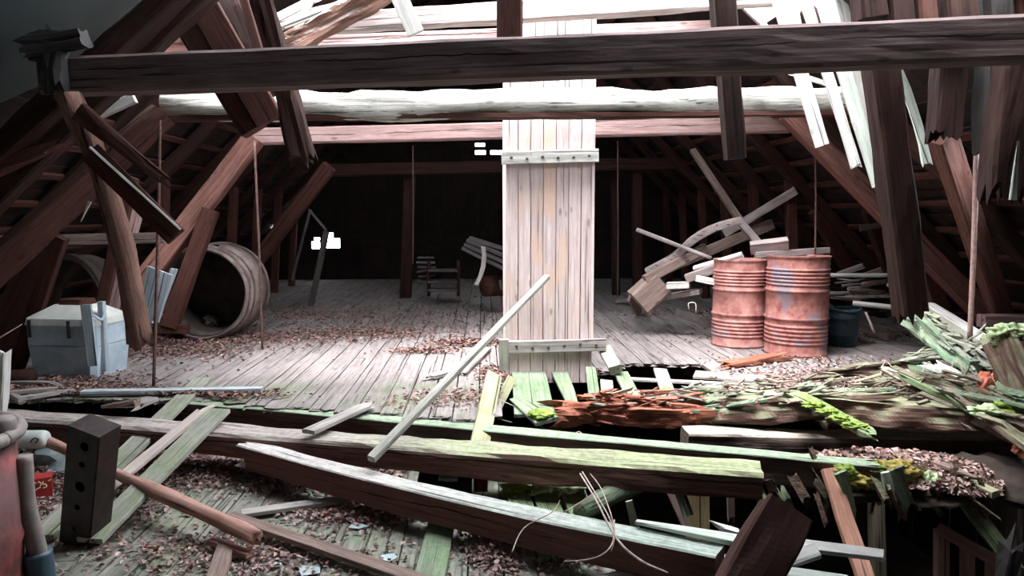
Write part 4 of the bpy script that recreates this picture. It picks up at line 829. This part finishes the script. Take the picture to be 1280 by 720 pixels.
# perforated steel channel
e = empty('steel_channel', G(92, 684, NZ), 'dark tarred steel channel with round holes standing on end', 'steel channel')
def holed(name, W, Hh, holes, th, mat, parent, mw):
    n = len(holes); V = []; F = []; zs = [0]+[(holes[i][1]+holes[i+1][1])/2 for i in range(n-1)]+[Hh]; k = 24
    for i, (hx, hz, hr) in enumerate(holes):
        z0, z1 = zs[i], zs[i+1]; ring = []; outer = []
        for j in range(k):
            a = 2*math.pi*j/k; ca, sa = math.cos(a), math.sin(a)
            ring.append((hx+ca*hr, hz+sa*hr))
            sc = 1e9
            if ca > 1e-6: sc = min(sc, (W/2-hx)/ca)
            if ca < -1e-6: sc = min(sc, (-W/2-hx)/ca)
            if sa > 1e-6: sc = min(sc, (z1-hz)/sa)
            if sa < -1e-6: sc = min(sc, (z0-hz)/sa)
            outer.append([hx+ca*sc, hz+sa*sc])
        for cxx, czz in ((W/2, z1), (-W/2, z1), (-W/2, z0), (W/2, z0)):      # snap the nearest outer point to each corner
            j = min(range(k), key=lambda q: (outer[q][0]-cxx)**2+(outer[q][1]-czz)**2); outer[j] = [cxx, czz]
        o = len(V)
        for y in (0, th):
            V += [(x, y, z) for x, z in ring]+[(x, y, z) for x, z in outer]
        for j in range(k):
            q = (j+1) % k
            F.append((o+j, o+q, o+k+q, o+k+j)); F.append((o+2*k+j, o+3*k+j, o+3*k+q, o+2*k+q)); F.append((o+j, o+2*k+j, o+2*k+q, o+q))
            F.append((o+k+j, o+k+q, o+3*k+q, o+3*k+j))
    return mk(name, V, F, M[mat], parent, mw)
a = G(92, 684, NZ); t_ = P(104, 541, 3.72); hh = (t_-a).length; wv = 43*a.y/FPX
fm = frame(a, t_, (-0.25, -1, 0)); fm = fm @ Matrix(((0, 0, 1, 0), (-1, 0, 0, 0), (0, -1, 0, 0), (0, 0, 0, 1)))
holed('front_plate', wv, hh, [(-0.0, hh*0.17, 0.017), (0.0, hh*0.36, 0.017), (0.008, hh*0.545, 0.030), (0.008, hh*0.735, 0.018), (0.014, hh*0.89, 0.026)], 0.010, 'channel', e, fm)
def tb(name, c, s): return multi(name, [box_item(c, s)], M['channel'], e, fm)
tb('right_flange', (wv/2+0.0, 0.075, hh/2), (0.012, 0.14, hh)); tb('left_flange', (-wv/2, 0.075, hh/2), (0.012, 0.14, hh))
tb('back_plate', (0, 0.145, hh/2), (wv, 0.010, hh)); tb('top_plate', (0, 0.075, hh+0.004), (wv+0.01, 0.15, 0.01))
# red printed box
a = G(28, 629, NZ); b = G(66, 623, NZ)
e = empty('printed_carton', (a+b)/2, 'flattened red carton with cream lettering lying behind the steel channel', 'carton')
fm = frame(a+Vector((0, 0, 0.0)), b, (0, 0, 1)); ww = (b-a).length; hx = 28*((a.y+b.y)/2)/FPX
multi('carton_body', [box_item((ww/2, 0.06, hx/2), (ww, 0.12, hx))], M['redbox'], e, fm)
def stroke(pts): tube('lettering', [fm @ Vector((x*ww, -0.003, z*hx)) for x, z in pts], 0.0045, M['cream'], e, k=6, sub=4)
stroke([(0.06, 0.85), (0.05, 0.55), (0.10, 0.25), (0.2, 0.3)]); stroke([(0.06, 0.85), (0.16, 0.82), (0.2, 0.7)])
stroke([(0.25, 0.8), (0.33, 0.68), (0.42, 0.85), (0.5, 0.8)]); stroke([(0.22, 0.45), (0.35, 0.45), (0.5, 0.55), (0.62, 0.6)])
stroke([(0.72, 0.85), (0.68, 0.72), (0.78, 0.72), (0.82, 0.6), (0.7, 0.55)]); stroke([(0.88, 0.85), (0.97, 0.9)]); stroke([(0.55, 0.88), (0.64, 0.78), (0.6, 0.66)])
# stones, jug
o = mossblob('slate_stone', M['stone'], G(62, 588, NZ)+Vector((0, 0.05, 0.085)), (0.12, 0.11, 0.075), seed=101, rough=0.3, sub=2); o.data.polygons.foreach_set('use_smooth', [False]*len(o.data.polygons)); tag(o, 'blue-grey angular stone slab beside the steel channel', 'stone')
o = mossblob('slate_stone', M['stone'], G(88, 600, NZ)+Vector((-0.1, 0.12, 0.05)), (0.10, 0.08, 0.05), seed=105, rough=0.4, sub=2); o.data.polygons.foreach_set('use_smooth', [False]*len(o.data.polygons)); tag(o, 'smaller dark stone under the blue-grey slab', 'stone')
a = P(30, 549, 4.9); b = P(60, 549, 4.9)
e = empty('plastic_canister', a, 'dirty white plastic canister with a dark mark under the log beam at left', 'canister')
tube('canister_body', [a+Vector((-0.05, 0, 0)), a+Vector((-0.03, 0, 0)), b+Vector((-0.03, 0, 0)), b], [0.03, 0.058, 0.06, 0.035], M['plastic'], e, k=18)
tube('printed_mark', [P(38, 553, 4.83), P(42, 548, 4.83), P(48, 549, 4.83), P(44, 554, 4.83)], 0.004, M['black'], e, k=5)
# ---------------------------------------------------------------- blue chest
fl = G(33, 471); frr = G(120, 474); bk = G(137, 457)
e = empty('wooden_chest', (fl+frr)/2, 'blue-grey painted wooden chest with sloping lid at the left', 'chest')
ax = (frr-fl); Wd = ax.length; ax.normalize(); ay = Vector((-ax.y, ax.x, 0)); Dp = 0.5
az = Vector((0, 0, 1))
m4 = Matrix.Identity(4)
for i in range(3): m4[i][0] = ax[i]; m4[i][1] = ay[i]; m4[i][2] = az[i]; m4[i][3] = fl[i]
hb_ = 65*fl.y/FPX; hm = 15*fl.y/FPX
def prism(name, ring0, ring1, mat, z0, z1, cap=True):
    n = len(ring0); V = [(x, y, z0) for x, y in ring0]+[(x, y, z1) for x, y in ring1]
    F = [(i, (i+1) % n, n+(i+1) % n, n+i) for i in range(n)]
    if cap: F += [tuple(range(n))[::-1], tuple(range(n, 2*n))]
    return mk(name, V, F, mat, e, m4)
c_ = 0.04
def oct_(i, j, sx=0.0, sy=0.0): return [(c_+sx, sy), (Wd-c_-sx, sy), (Wd-sx, c_+sy), (Wd-sx, Dp-c_-sy), (Wd-c_-sx, Dp-sy), (c_+sx, Dp-sy), (sx, Dp-c_-sy), (sx, c_+sy)]
bod = prism('lower_front', oct_(0, 0, 0.03, 0.02), oct_(0, 0, 0, 0), M['blue'], 0, hb_*0.60)
prism('upper_front', oct_(0, 0, 0, 0), oct_(0, 0, -0.0, 0.0), M['blue'], hb_*0.60+0.005, hb_)
ld = prism('lid_rim', oct_(0, 0, -0.012, -0.012), oct_(0, 0, 0.0, 0.0), M['lid'], hb_, hb_+0.055)
prism('lid_slope', oct_(0, 0, 0.0, 0.0), oct_(0, 0, 0.16, 0.14), M['lid'], hb_+0.055, hb_+0.055+hm)
prism('lid_top_block', oct_(0, 0, 0.19, 0.15), oct_(0, 0, 0.20, 0.16), M['brown'], hb_+0.055+hm, hb_+hm+0.10)
for x in (0.06, 0.43*1.0):
    prism_ = multi('hinge_strap', [box_item((x+0.01, -0.012, hb_-0.03), (0.028, 0.012, 0.15))], M['nail'], e, m4)
T('side_board', None, None, m4 @ Vector((Wd-0.005, -0.02, 0.12)), m4 @ Vector((Wd-0.03, -0.03, hb_+0.19)), 0.085, 0.025, 'bluew', parent=e, n=CAMN)
T('side_board', None, None, m4 @ Vector((Wd+0.0, 0.12, 0.05)), m4 @ Vector((Wd+0.0, 0.12, hb_+0.20)), 0.05, 0.06, 'bluew', parent=e, n=CAMN)
tube('handle_bar', [m4 @ Vector((Wd+0.0, 0.0, hb_+0.10)), m4 @ Vector((Wd+0.04, 0.06, hb_+0.05)), m4 @ Vector((Wd+0.03, 0.12, hb_+0.12))], 0.012, M['blue'], e)
# tin scoop / grey sheet beside the strut
o = T('metal_chute', 'bluish grey bent sheet chute standing behind the bent log', 'chute', P(186, 398, 7.5), P(200, 338, 7.5), 40, 0.03, 'bluew', n=(-0.5, -1, 0.1), tap=(0.9, 1.1))
T('metal_chute', 'narrow slanting bluish board beside the bent sheet chute', 'chute', P(192, 404, 7.6), P(218, 336, 7.6), 10, 0.02, 'bluew', n=(1, -0.4, 0))
# ---------------------------------------------------------------- wooden drum lying on its side
A0 = P(252, 360, 8.3); A1 = P(283, 353, 9.1); A0.z = 0.53; A1.z = 0.53
dv = (A1-A0).normalized(); dm = frame(A0, A1, UP)
e = empty('wooden_drum', (A0.x, A0.y, 0), 'large round wooden drum with hoops lying on its side, open toward the viewer', 'drum')
dz = dm @ Matrix(((0, 0, 1, 0), (0, 1, 0, 0), (-1, 0, 0, 0), (0, 0, 0, 1)))      # lathe axis z -> drum axis
rO = 0.515
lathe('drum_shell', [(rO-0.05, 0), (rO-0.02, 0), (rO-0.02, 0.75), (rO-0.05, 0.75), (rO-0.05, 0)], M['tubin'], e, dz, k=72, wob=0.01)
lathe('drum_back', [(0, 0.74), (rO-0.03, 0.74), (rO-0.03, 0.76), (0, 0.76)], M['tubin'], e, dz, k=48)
lathe('front_hoop', [(rO-0.03, -0.03), (rO, -0.03), (rO, 0.05), (rO-0.03, 0.05), (rO-0.03, -0.03)], M['tub'], e, dz, k=72, wob=0.015)
lathe('second_hoop', [(rO-0.015, 0.09), (rO+0.022, 0.09), (rO+0.022, 0.15), (rO-0.015, 0.15), (rO-0.015, 0.09)], M['tub'], e, dz, k=72, wob=0.02)
lathe('outer_band', [(rO+0.01, 0.20), (rO+0.035, 0.20), (rO+0.035, 0.62), (rO+0.01, 0.62), (rO+0.01, 0.20)], M['tub'], e, dz, k=60, wob=0.02, a0=math.radians(-165), a1=math.radians(100))
lathe('rear_hoop', [(rO-0.0, 0.64), (rO+0.03, 0.64), (rO+0.03, 0.72), (rO, 0.72), (rO, 0.64)], M['tub'], e, dz, k=72, wob=0.015)
o = mossblob('stone', M['tubin'], P(262, 366, 8.9), (0.10, 0.08, 0.07), seed=120, rough=0.4); o.location.z = 0.13; tag(o, 'round stone lying inside the large wooden drum', 'stone')
# wheel rim behind the chest
A0 = P(84, 380, 7.7); A0.z = 0.5; A1 = A0+Vector((0.12, 0.3, 0)); dm = frame(A0, A1, UP)
dz = dm @ Matrix(((0, 0, 1, 0), (0, 1, 0, 0), (-1, 0, 0, 0), (0, 0, 0, 1)))
e = empty('wooden_drum', (A0.x, A0.y, 0), 'dim round hoop drum half hidden behind the blue-grey chest', 'drum')
lathe('drum_shell', [(0.44, 0), (0.48, 0), (0.48, 0.3), (0.44, 0.3), (0.44, 0)], M['earth'], e, dz, k=60, wob=0.02)
lathe('front_hoop', [(0.48, 0.0), (0.505, 0.0), (0.505, 0.07), (0.48, 0.07)], M['earth'], e, dz, k=60)
# ---------------------------------------------------------------- timber pile behind the drums
def curve_plank(name, lab, cat, pts, r, mat, H=None):
    SEED[0] += 1
    Ln = sum((pts[i+1]-pts[i]).length for i in range(len(pts)-1)); H = H or r*1.1
    V, F = tgeo(Ln, r*2, H*2, seg=24, rough=0.004, seed=SEED[0])
    segs = [(pts[i+1]-pts[i]).length for i in range(len(pts)-1)]
    def at(x):
        x = max(0, x); i = 0
        while i < len(segs)-1 and x > segs[i]: x -= segs[i]; i += 1
        return i, x/segs[i]
    W = []
    for v in V:
        i, t = at(v[0]); p0 = pts[max(i-1, 0)]; p1 = pts[i]; p2 = pts[i+1]; p3 = pts[min(i+2, len(pts)-1)]
        c = 0.5*((2*p1)+(p2-p0)*t+(2*p0-5*p1+4*p2-p3)*t*t+(3*p1-p0-3*p2+p3)*t**3)
        dd = ((p2-p0)*0.5*(1-t)+(p3-p1)*0.5*t).normalized(); nn = Vector((0, -1, 0)); zz = (nn-dd*nn.dot(dd)).normalized(); yy = zz.cross(dd)
        W.append(c+yy*v[1]+zz*v[2]-pts[0])
    o = mk(name, W, F, M[mat], None, Matrix.Translation(pts[0])); return tag(o, lab, cat)
curve_plank('sledge_runner', 'curved grey sledge runner sweeping up to the right on the timber pile', 'runner', [P(808, 340, 8.6), P(843, 321, 8.5), P(866, 300, 8.4), P(893, 285, 8.3), P(927, 275, 8.2)], 0.042, 'greyp')
T('pile_beam', 'straight grey timber rising behind the curved sledge runner', 'timber', P(818, 342, 8.7), P(965, 280, 8.9), 13, 0.08, 'brownp')
T('pile_beam', 'dark plank under the curved runner with a pale sawn end', 'timber', P(806, 350, 8.4), P(882, 310, 8.5), 12, 0.1, 'brownp')
T('pile_beam', 'grey timber crossing upper right above the left rusty drum', 'timber', P(905, 292, 8.9), P(995, 238, 8.6), 10, 0.07, 'greyp')
T('pile_beam', 'thin dark timber leaning left from the attic gloom onto the left drum', 'timber', P(866, 188, 10.0), P(928, 280, 8.8), 8, 0.06, 'brownp')
T('pile_beam', 'short grey timber leaning down right behind the left rusty drum top', 'timber', P(924, 276, 8.5), P(953, 310, 8.2), 9, 0.06, 'greyp')
T('round_stick', 'slim round stick sloping right across the curved runner', 'stick', P(796, 287, 8.6), P(889, 323, 8.2), 5, 0.045, 'greyp', log=True)
T('pile_beam', 'bright rounded plank end sticking up beside the left rusty drum', 'timber', P(868, 337, 8.2), P(928, 319, 7.9), 8, 0.07, 'white', n=(0, -0.5, 1))
T('pile_beam', 'brown plank below the bright rounded plank end', 'timber', P(858, 348, 8.2), P(898, 334, 8.0), 11, 0.07, 'greyp')
T('pile_board', 'white short board lying on the pile left of the rusty drum', 'board', P(834, 357, 8.3), P(862, 356, 8.2), 8, 0.12, 'white')
T('pile_board', 'second white short board touching the left rusty drum', 'board', P(871, 348, 8.0), P(896, 353, 7.9), 8, 0.12, 'white')
T('pile_board', 'dim grey board under the white short boards', 'board', P(828, 372, 8.5), P(876, 364, 8.2), 6, 0.1, 'greyp')
e = T('wooden_crate', 'small brown wooden crate tipped against the foot of the timber pile', 'crate', P(797, 378, 8.5), P(826, 352, 8.5), 34, 0.3, 'brownp')
T('pile_board', 'board leaning on the tipped crate, pale end on the floor', 'board', G(800, 390, 0.04), P(788, 368, 8.7), 16, 0.03, 'brownp', n=(-0.6, -0.6, 0.3))
T('pile_board', 'short board end lying at the left toe of the timber pile', 'board', G(772, 377, 0.03), G(796, 374, 0.10), 0.1, 0.05, 'greyp', n=UP)
e = empty('steel_rail', G(845, 388), 'grey steel rail with a wire handle lying at the foot of the timber pile', 'rail')
a, b = G(846, 390, 0.05), G(893, 407, 0.05)
T('rail_bar', None, None, a, b, 0.12, 0.03, 'greyp', parent=e, n=(-0.3, -1, 0))
tube('wire_handle', [P(861, 386, 8.0), P(861, 379, 8.0), P(869, 379, 8.0), P(870, 388, 8.0)], 0.006, M['white'], e)
T('drum_board', 'pale chunk of wood lying on top behind the two rusty drums', 'board', P(938, 310, 7.7), P(985, 304, 7.6), 11, 0.12, 'greyp', n=(0, -0.5, 1))
T('drum_board', 'grey plank lying across the tops behind the rusty drums', 'board', P(944, 319, 7.65), P(1036, 313, 7.6), 8, 0.07, 'greyp')
T('drum_board', 'short stub under the grey plank right of the front rusty drum', 'board', P(1010, 325, 7.9), P(1036, 332, 7.9), 6, 0.08, 'greyp')
T('pile_pole', 'straight pale pole lying across the pile right of the front drum', 'pole', P(1020, 344, 7.9), P(1122, 344, 7.8), 5.5, 0.05, 'white', log=True)
T('pile_pole', 'pinkish pale pole low on the right pile above the bucket', 'pole', P(1066, 379, 7.7), P(1138, 386, 7.5), 6.5, 0.055, 'white', log=True)
T('pile_pole', 'thin pale lath above the pinkish pole on the right pile', 'lath', P(1046, 372, 7.9), P(1120, 370, 7.8), 3, 0.03, 'greyp')
T('pile_pole', 'slanting plank with a bright end on top of the right pile', 'plank', P(1048, 343, 8.2), P(1080, 332, 8.0), 7, 0.04, 'greyp')
T('pile_pole', 'second slanting plank right on top of the pile beside the dark post', 'plank', P(1078, 345, 8.3), P(1117, 332, 8.2), 6, 0.04, 'brownp')
T('pile_pole', 'knotted grey root piece left on the right pile', 'root', P(1032, 367, 7.8), P(1060, 366, 7.8), 6, 0.05, 'greyp', log=True, rough=0.012, knob=0.3)
T('pile_pole', 'short curled pale branch on the right pile beside the dark post', 'branch', P(1110, 355, 7.7), P(1124, 364, 7.7), 7, 0.05, 'white', log=True, rough=0.01)
rr = random.Random(5)
for k in range(14):
    x = rr.uniform(1030, 1095); y = rr.uniform(347, 372); d = rr.uniform(7.9, 8.7)
    T('pile_stick', 'dim grey stick in the heap between the straight pale pole and the bucket', 'stick', P(x, y, d), P(x+rr.uniform(18, 42), y+rr.uniform(-6, 5), d+rr.uniform(-0.1, 0.1)), rr.uniform(3, 6), 0.04, rr.choice(['greyp', 'brownp', 'greyp']), group='sticks in the right heap', log=rr.random() < 0.5, rough=0.006)
for k in range(8):
    x = rr.uniform(1075, 1150); y = rr.uniform(388, 400); d = rr.uniform(7.6, 8.3)
    T('pile_stick', 'dark stick in the lower heap right of the bucket', 'stick', P(x, y, d), P(x+rr.uniform(18, 42), y+rr.uniform(-4, 4), d), rr.uniform(3, 6), 0.04, 'dark', group='dark sticks in the lower right heap', log=True, rough=0.006)
T('floor_block', 'brown timber offcut on the floor right of the bucket', 'block', G(1068, 410, 0.05), G(1114, 421, 0.05), 0.1, 0.09, 'brownp', n=UP)
T('round_stick', 'crooked thin stick standing behind the brown timber offcut', 'stick', P(1093, 416, 7.4), P(1082, 390, 7.5), 3, 0.02, 'greyp', log=True)
T('fallen_plank', 'light grey board end lying on the floor left of the mossy split beam', 'plank', G(1142, 416, 0.02), G(1178, 426, 0.02), 0.12, 0.03, 'grey', n=UP)
# deep left pile of boards
e = None
for i, (y0, y1, lab) in enumerate([(311, 341, 'lowest grey board of the bundle leaning left of the shaft in the dark'), (306, 334, 'second board from below in the dark bundle left of the shaft'), (301, 327, 'third board from below in the dark bundle left of the shaft'), (298, 318, 'topmost short board of the dark bundle left of the shaft')]):
    T('bundle_board', lab, 'board', P(580+i*3, y0, 10.5), P(640+i*4, y1, 10.0), 5, 0.12, 'dimgrey')
T('bundle_strap', 'pale bent strap slat hanging over the dark bundle of boards', 'slat', P(604, 308, 10.0), P(595, 356, 10.0), 5.5, 0.03, 'grey', side=0.05)
e = empty('old_shelf_rack', P(556, 370, 11.6)-Vector((0, 0, 0.05)), 'dim wooden rack standing in the dark left of the board bundle', 'rack')
for y in (338, 352, 362): T('rack_shelf', None, None, P(536, y, 11.6), P(572, y, 11.6), 2.5, 0.3, 'dimgrey', parent=e)
for x in (536, 573): T('rack_post', None, None, P(x, 370, 11.6), P(x, 326, 11.6), 4, 0.08, 'dark', parent=e)
e = T('round_keg', 'dim reddish keg in the dark beside the shaft', 'keg', P(606, 358, 10.4), P(630, 357, 10.6), 26, 0.28, 'brown', log=True)
T('bundle_strap', 'pale upright slat end beside the dim reddish keg', 'slat', P(627, 362, 10.2), P(625, 350, 10.2), 3, 0.02, 'dimgrey')
for k in range(6):
    T('pile_stick', 'faint stick in the low heap left of the dim rack', 'stick', P(rr.uniform(518, 524), 322+k*6, 11.8), P(rr.uniform(536, 545), 320+k*6+rr.uniform(-3, 3), 11.8), 2.5, 0.03, 'dimgrey', group='faint sticks left of the rack')
# ---------------------------------------------------------------- leaf litter
leaves('leaf_litter', 'dry brown leaves scattered over the rear floor boards', 'leaves', [
 (G(450, 418), 1.2, 0.5, 1300, 0.03), (G(300, 425), 1.2, 0.5, 1300, 0.02), (G(585, 430), 0.42, 0.22, 900, 0.05), (G(530, 440), 0.35, 0.14, 350, 0.03), (G(230, 440), 0.8, 0.6, 1100, 0.02), (G(380, 395), 1.4, 0.9, 900, 0.02),
 (G(500, 400), 2.5, 1.8, 1500, 0.0), (G(90, 490), 0.6, 0.25, 1500, 0.03), (G(230, 497), 0.7, 0.2, 900, 0.03), (G(60, 478), 0.9, 0.5, 900, 0.02), (G(170, 430), 0.8, 0.4, 900, 0.03), (G(700, 470), 0.5, 0.25, 500, 0.02), (G(560, 500), 0.5, 0.3, 300, 0.01), (G(615, 470), 0.15, 0.4, 300, 0.02)], M['leafd'], (0.022, 0.048), 41)
leaves('leaf_litter', 'sparse pale leaves and chips on the right part of the rear floor', 'leaves', [(G(850, 392), 1.0, 0.4, 420, 0.01), (G(840, 420), 1.5, 0.9, 160, 0.0), (G(1000, 455), 1.2, 0.5, 350, 0.01), (G(1090, 420), 0.8, 0.4, 420, 0.02), (G(940, 470), 0.7, 0.2, 250, 0.01), (G(1060, 470), 0.6, 0.25, 500, 0.03), (G(1010, 478), 0.6, 0.12, 350, 0.03)], M['leaf'], (0.02, 0.05), 42)
leaves('leaf_litter', 'thick carpet of pinkish dry leaves on the near floor', 'leaves', [
 (G(300, 585, NZ), 0.7, 0.35, 3200, 0.05), (G(210, 570, NZ), 0.8, 0.4, 2200, 0.04), (G(380, 600, NZ), 0.5, 0.3, 1800, 0.05), (G(470, 645, NZ), 0.5, 0.14, 1300, 0.03), (G(440, 590, NZ), 0.6, 0.25, 1500, 0.04), (G(510, 640, NZ), 0.2, 0.12, 400, 0.02),
 (G(620, 690, NZ), 0.16, 0.26, 1300, 0.06), (G(600, 650, NZ), 0.2, 0.2, 700, 0.05), (G(700, 690, NZ), 0.25, 0.2, 500, 0.02), (G(240, 690, NZ), 0.6, 0.3, 500, 0.01), (G(110, 640, NZ), 0.5, 0.5, 1800, 0.03), (G(60, 600, NZ), 0.5, 0.5, 1800, 0.04), (G(330, 700, NZ), 0.5, 0.35, 500, 0.0), (G(150, 600, NZ), 0.5, 0.5, 1500, 0.03), (G(450, 700, NZ), 0.9, 0.5, 420, 0.0), (G(20, 560, NZ), 0.6, 0.5, 1500, 0.05), (G(680, 610, NZ), 0.15, 0.15, 260, 0.05)], M['leaf'], (0.018, 0.04), 43)
# broken glass on the near floor
for i, (x, y, s, lab) in enumerate([(447, 658, 0.06, 'pale glass shard lying on the floor boards under the leaf carpet edge'), (487, 697, 0.07, 'pale pointed glass shard nearer the picture bottom'), (385, 714, 0.08, 'bluish glass shard at the bottom edge beside the long plank'), (345, 706, 0.05, 'small bluish glass splinter left of the larger bottom shard')]):
    c = G(x, y, NZ+0.012); rr2 = random.Random(i); n = 5
    pts = [(math.cos(6.28*j/n+i)*s*rr2.uniform(0.5, 1.1), math.sin(6.28*j/n+i)*s*rr2.uniform(0.4, 0.8)) for j in range(n)]
    V = [(a_, b_, 0) for a_, b_ in pts]+[(a_, b_, 0.003) for a_, b_ in pts]
    F = [tuple(range(n))[::-1], tuple(range(n, 2*n))]+[(j, (j+1) % n, n+(j+1) % n, n+j) for j in range(n)]
    tag(mk('glass_shard', V, F, M['glass'], None, Matrix.Translation(c)), lab, 'glass shard')
# dry twigs
tw = [([(725, 592, 4.2), (745, 625, 3.65), (770, 672, 3.1), (800, 700, 2.9), (835, 716, 2.75)], 0.005, 'long pale twig arching over the red-faced beam to the bottom edge'),
 ([(728, 590, 4.2), (758, 640, 3.5), (768, 665, 3.2)], 0.004, 'pale twig beside the long arching one'),
 ([(736, 590, 4.25), (752, 612, 3.9), (768, 660, 3.2), (764, 690, 3.05)], 0.003, 'thin twig hanging over the red-faced beam beside the long one'),
 ([(768, 650, 3.3), (765, 680, 3.05), (745, 697, 3.0), (705, 702, 3.0)], 0.0035, 'reddish twig curling left below the red-faced beam'),
 ([(612, 495, 5.5), (650, 512, 5.3), (690, 545, 4.9), (700, 558, 4.8)], 0.004, 'thin twig crossing the green boards in front of the shaft'),
 ([(705, 556, 4.8), (722, 540, 5.0), (728, 545, 4.9), (728, 560, 4.8)], 0.0035, 'small looped twig on the green-topped beam'),
 ([(545, 548, 5.0), (570, 530, 5.1), (610, 522, 5.2), (640, 528, 5.1)], 0.003, 'fine twig at the left of the yellowish board'),
 ([(530, 540, 5.0), (560, 526, 5.2), (590, 540, 5.0)], 0.003, 'fine curved twig left over the dark gap'),
 ([(665, 592, 4.4), (680, 575, 4.5), (692, 570, 4.6)], 0.003, 'short twig over the log beam above the mossy boards'),
 ([(705, 640, 3.9), (725, 628, 4.0), (748, 612, 4.1)], 0.003, 'short twig above the red-faced beam near the pit'),
 ([(1150, 470, 5.1), (1162, 452, 5.2), (1166, 476, 5.1)], 0.004, 'bent rootlet hanging under the splintered beam'),
 ([(1185, 480, 5.0), (1194, 448, 5.1), (1205, 468, 5.0)], 0.004, 'forked rootlet under the splintered beam to the right'),
 ([(1100, 470, 5.4), (1108, 452, 5.5), (1128, 478, 5.3)], 0.004, 'pale rootlet at the right floor edge'),
 ([(640, 690, 3.2), (655, 660, 3.4), (690, 640, 3.45), (700, 625, 3.7)], 0.003, 'thin reddish twig in front of the red-faced beam'),
 ([(0, 422, 5.5), (28, 405, 5.6)], 0.005, 'thin pale stick at the left edge in front of the chest strut')]
for pts, r, lab in tw:
    tag(tube('dry_twig', [P(*p) for p in pts], [r]*(len(pts)-1)+[r*0.6], M['twig'], k=6, sub=6), lab, 'twig')
tag(mossblob('red_crumble', M['brickred'], P(1280, 560, 4.2), (0.05, 0.05, 0.05), seed=146, rough=1.2), 'orange-red crumbs on the dark mass at the right edge', 'rotten wood')

# sub-parts hang on the part that carries them
bpy.context.view_layer.update()
def nest(child, part):
    w_ = child.matrix_world.copy(); child.parent = part; child.matrix_parent_inverse = part.matrix_world.inverted(); child.matrix_basis = w_
def kids(root, name): return [o for o in root.children if o.name.split('.')[0] == name]
for root in [o for o in C.objects if o.type == 'EMPTY']:
    for cn, pn in (('hinge_strap', 'lid_rim'), ('wire_handle', 'rail_bar'), ('bung', 'drum_lid'), ('lettering', 'carton_body'), ('printed_mark', 'canister_body'), ('bucket_rim', 'bucket_wall'), ('lid_top_block', 'lid_slope')):
        pp = kids(root, pn)
        if pp:
            for c_ch in kids(root, cn): nest(c_ch, pp[0])
    if root.name.startswith('plank_shaft'):
        cr = kids(root, 'upper_crosspiece')+kids(root, 'lower_crosspiece')
        for nh in kids(root, 'nail_heads'): nest(nh, min(cr, key=lambda q: abs(q.matrix_world.translation.z-nh.data.vertices[0].co.z)))
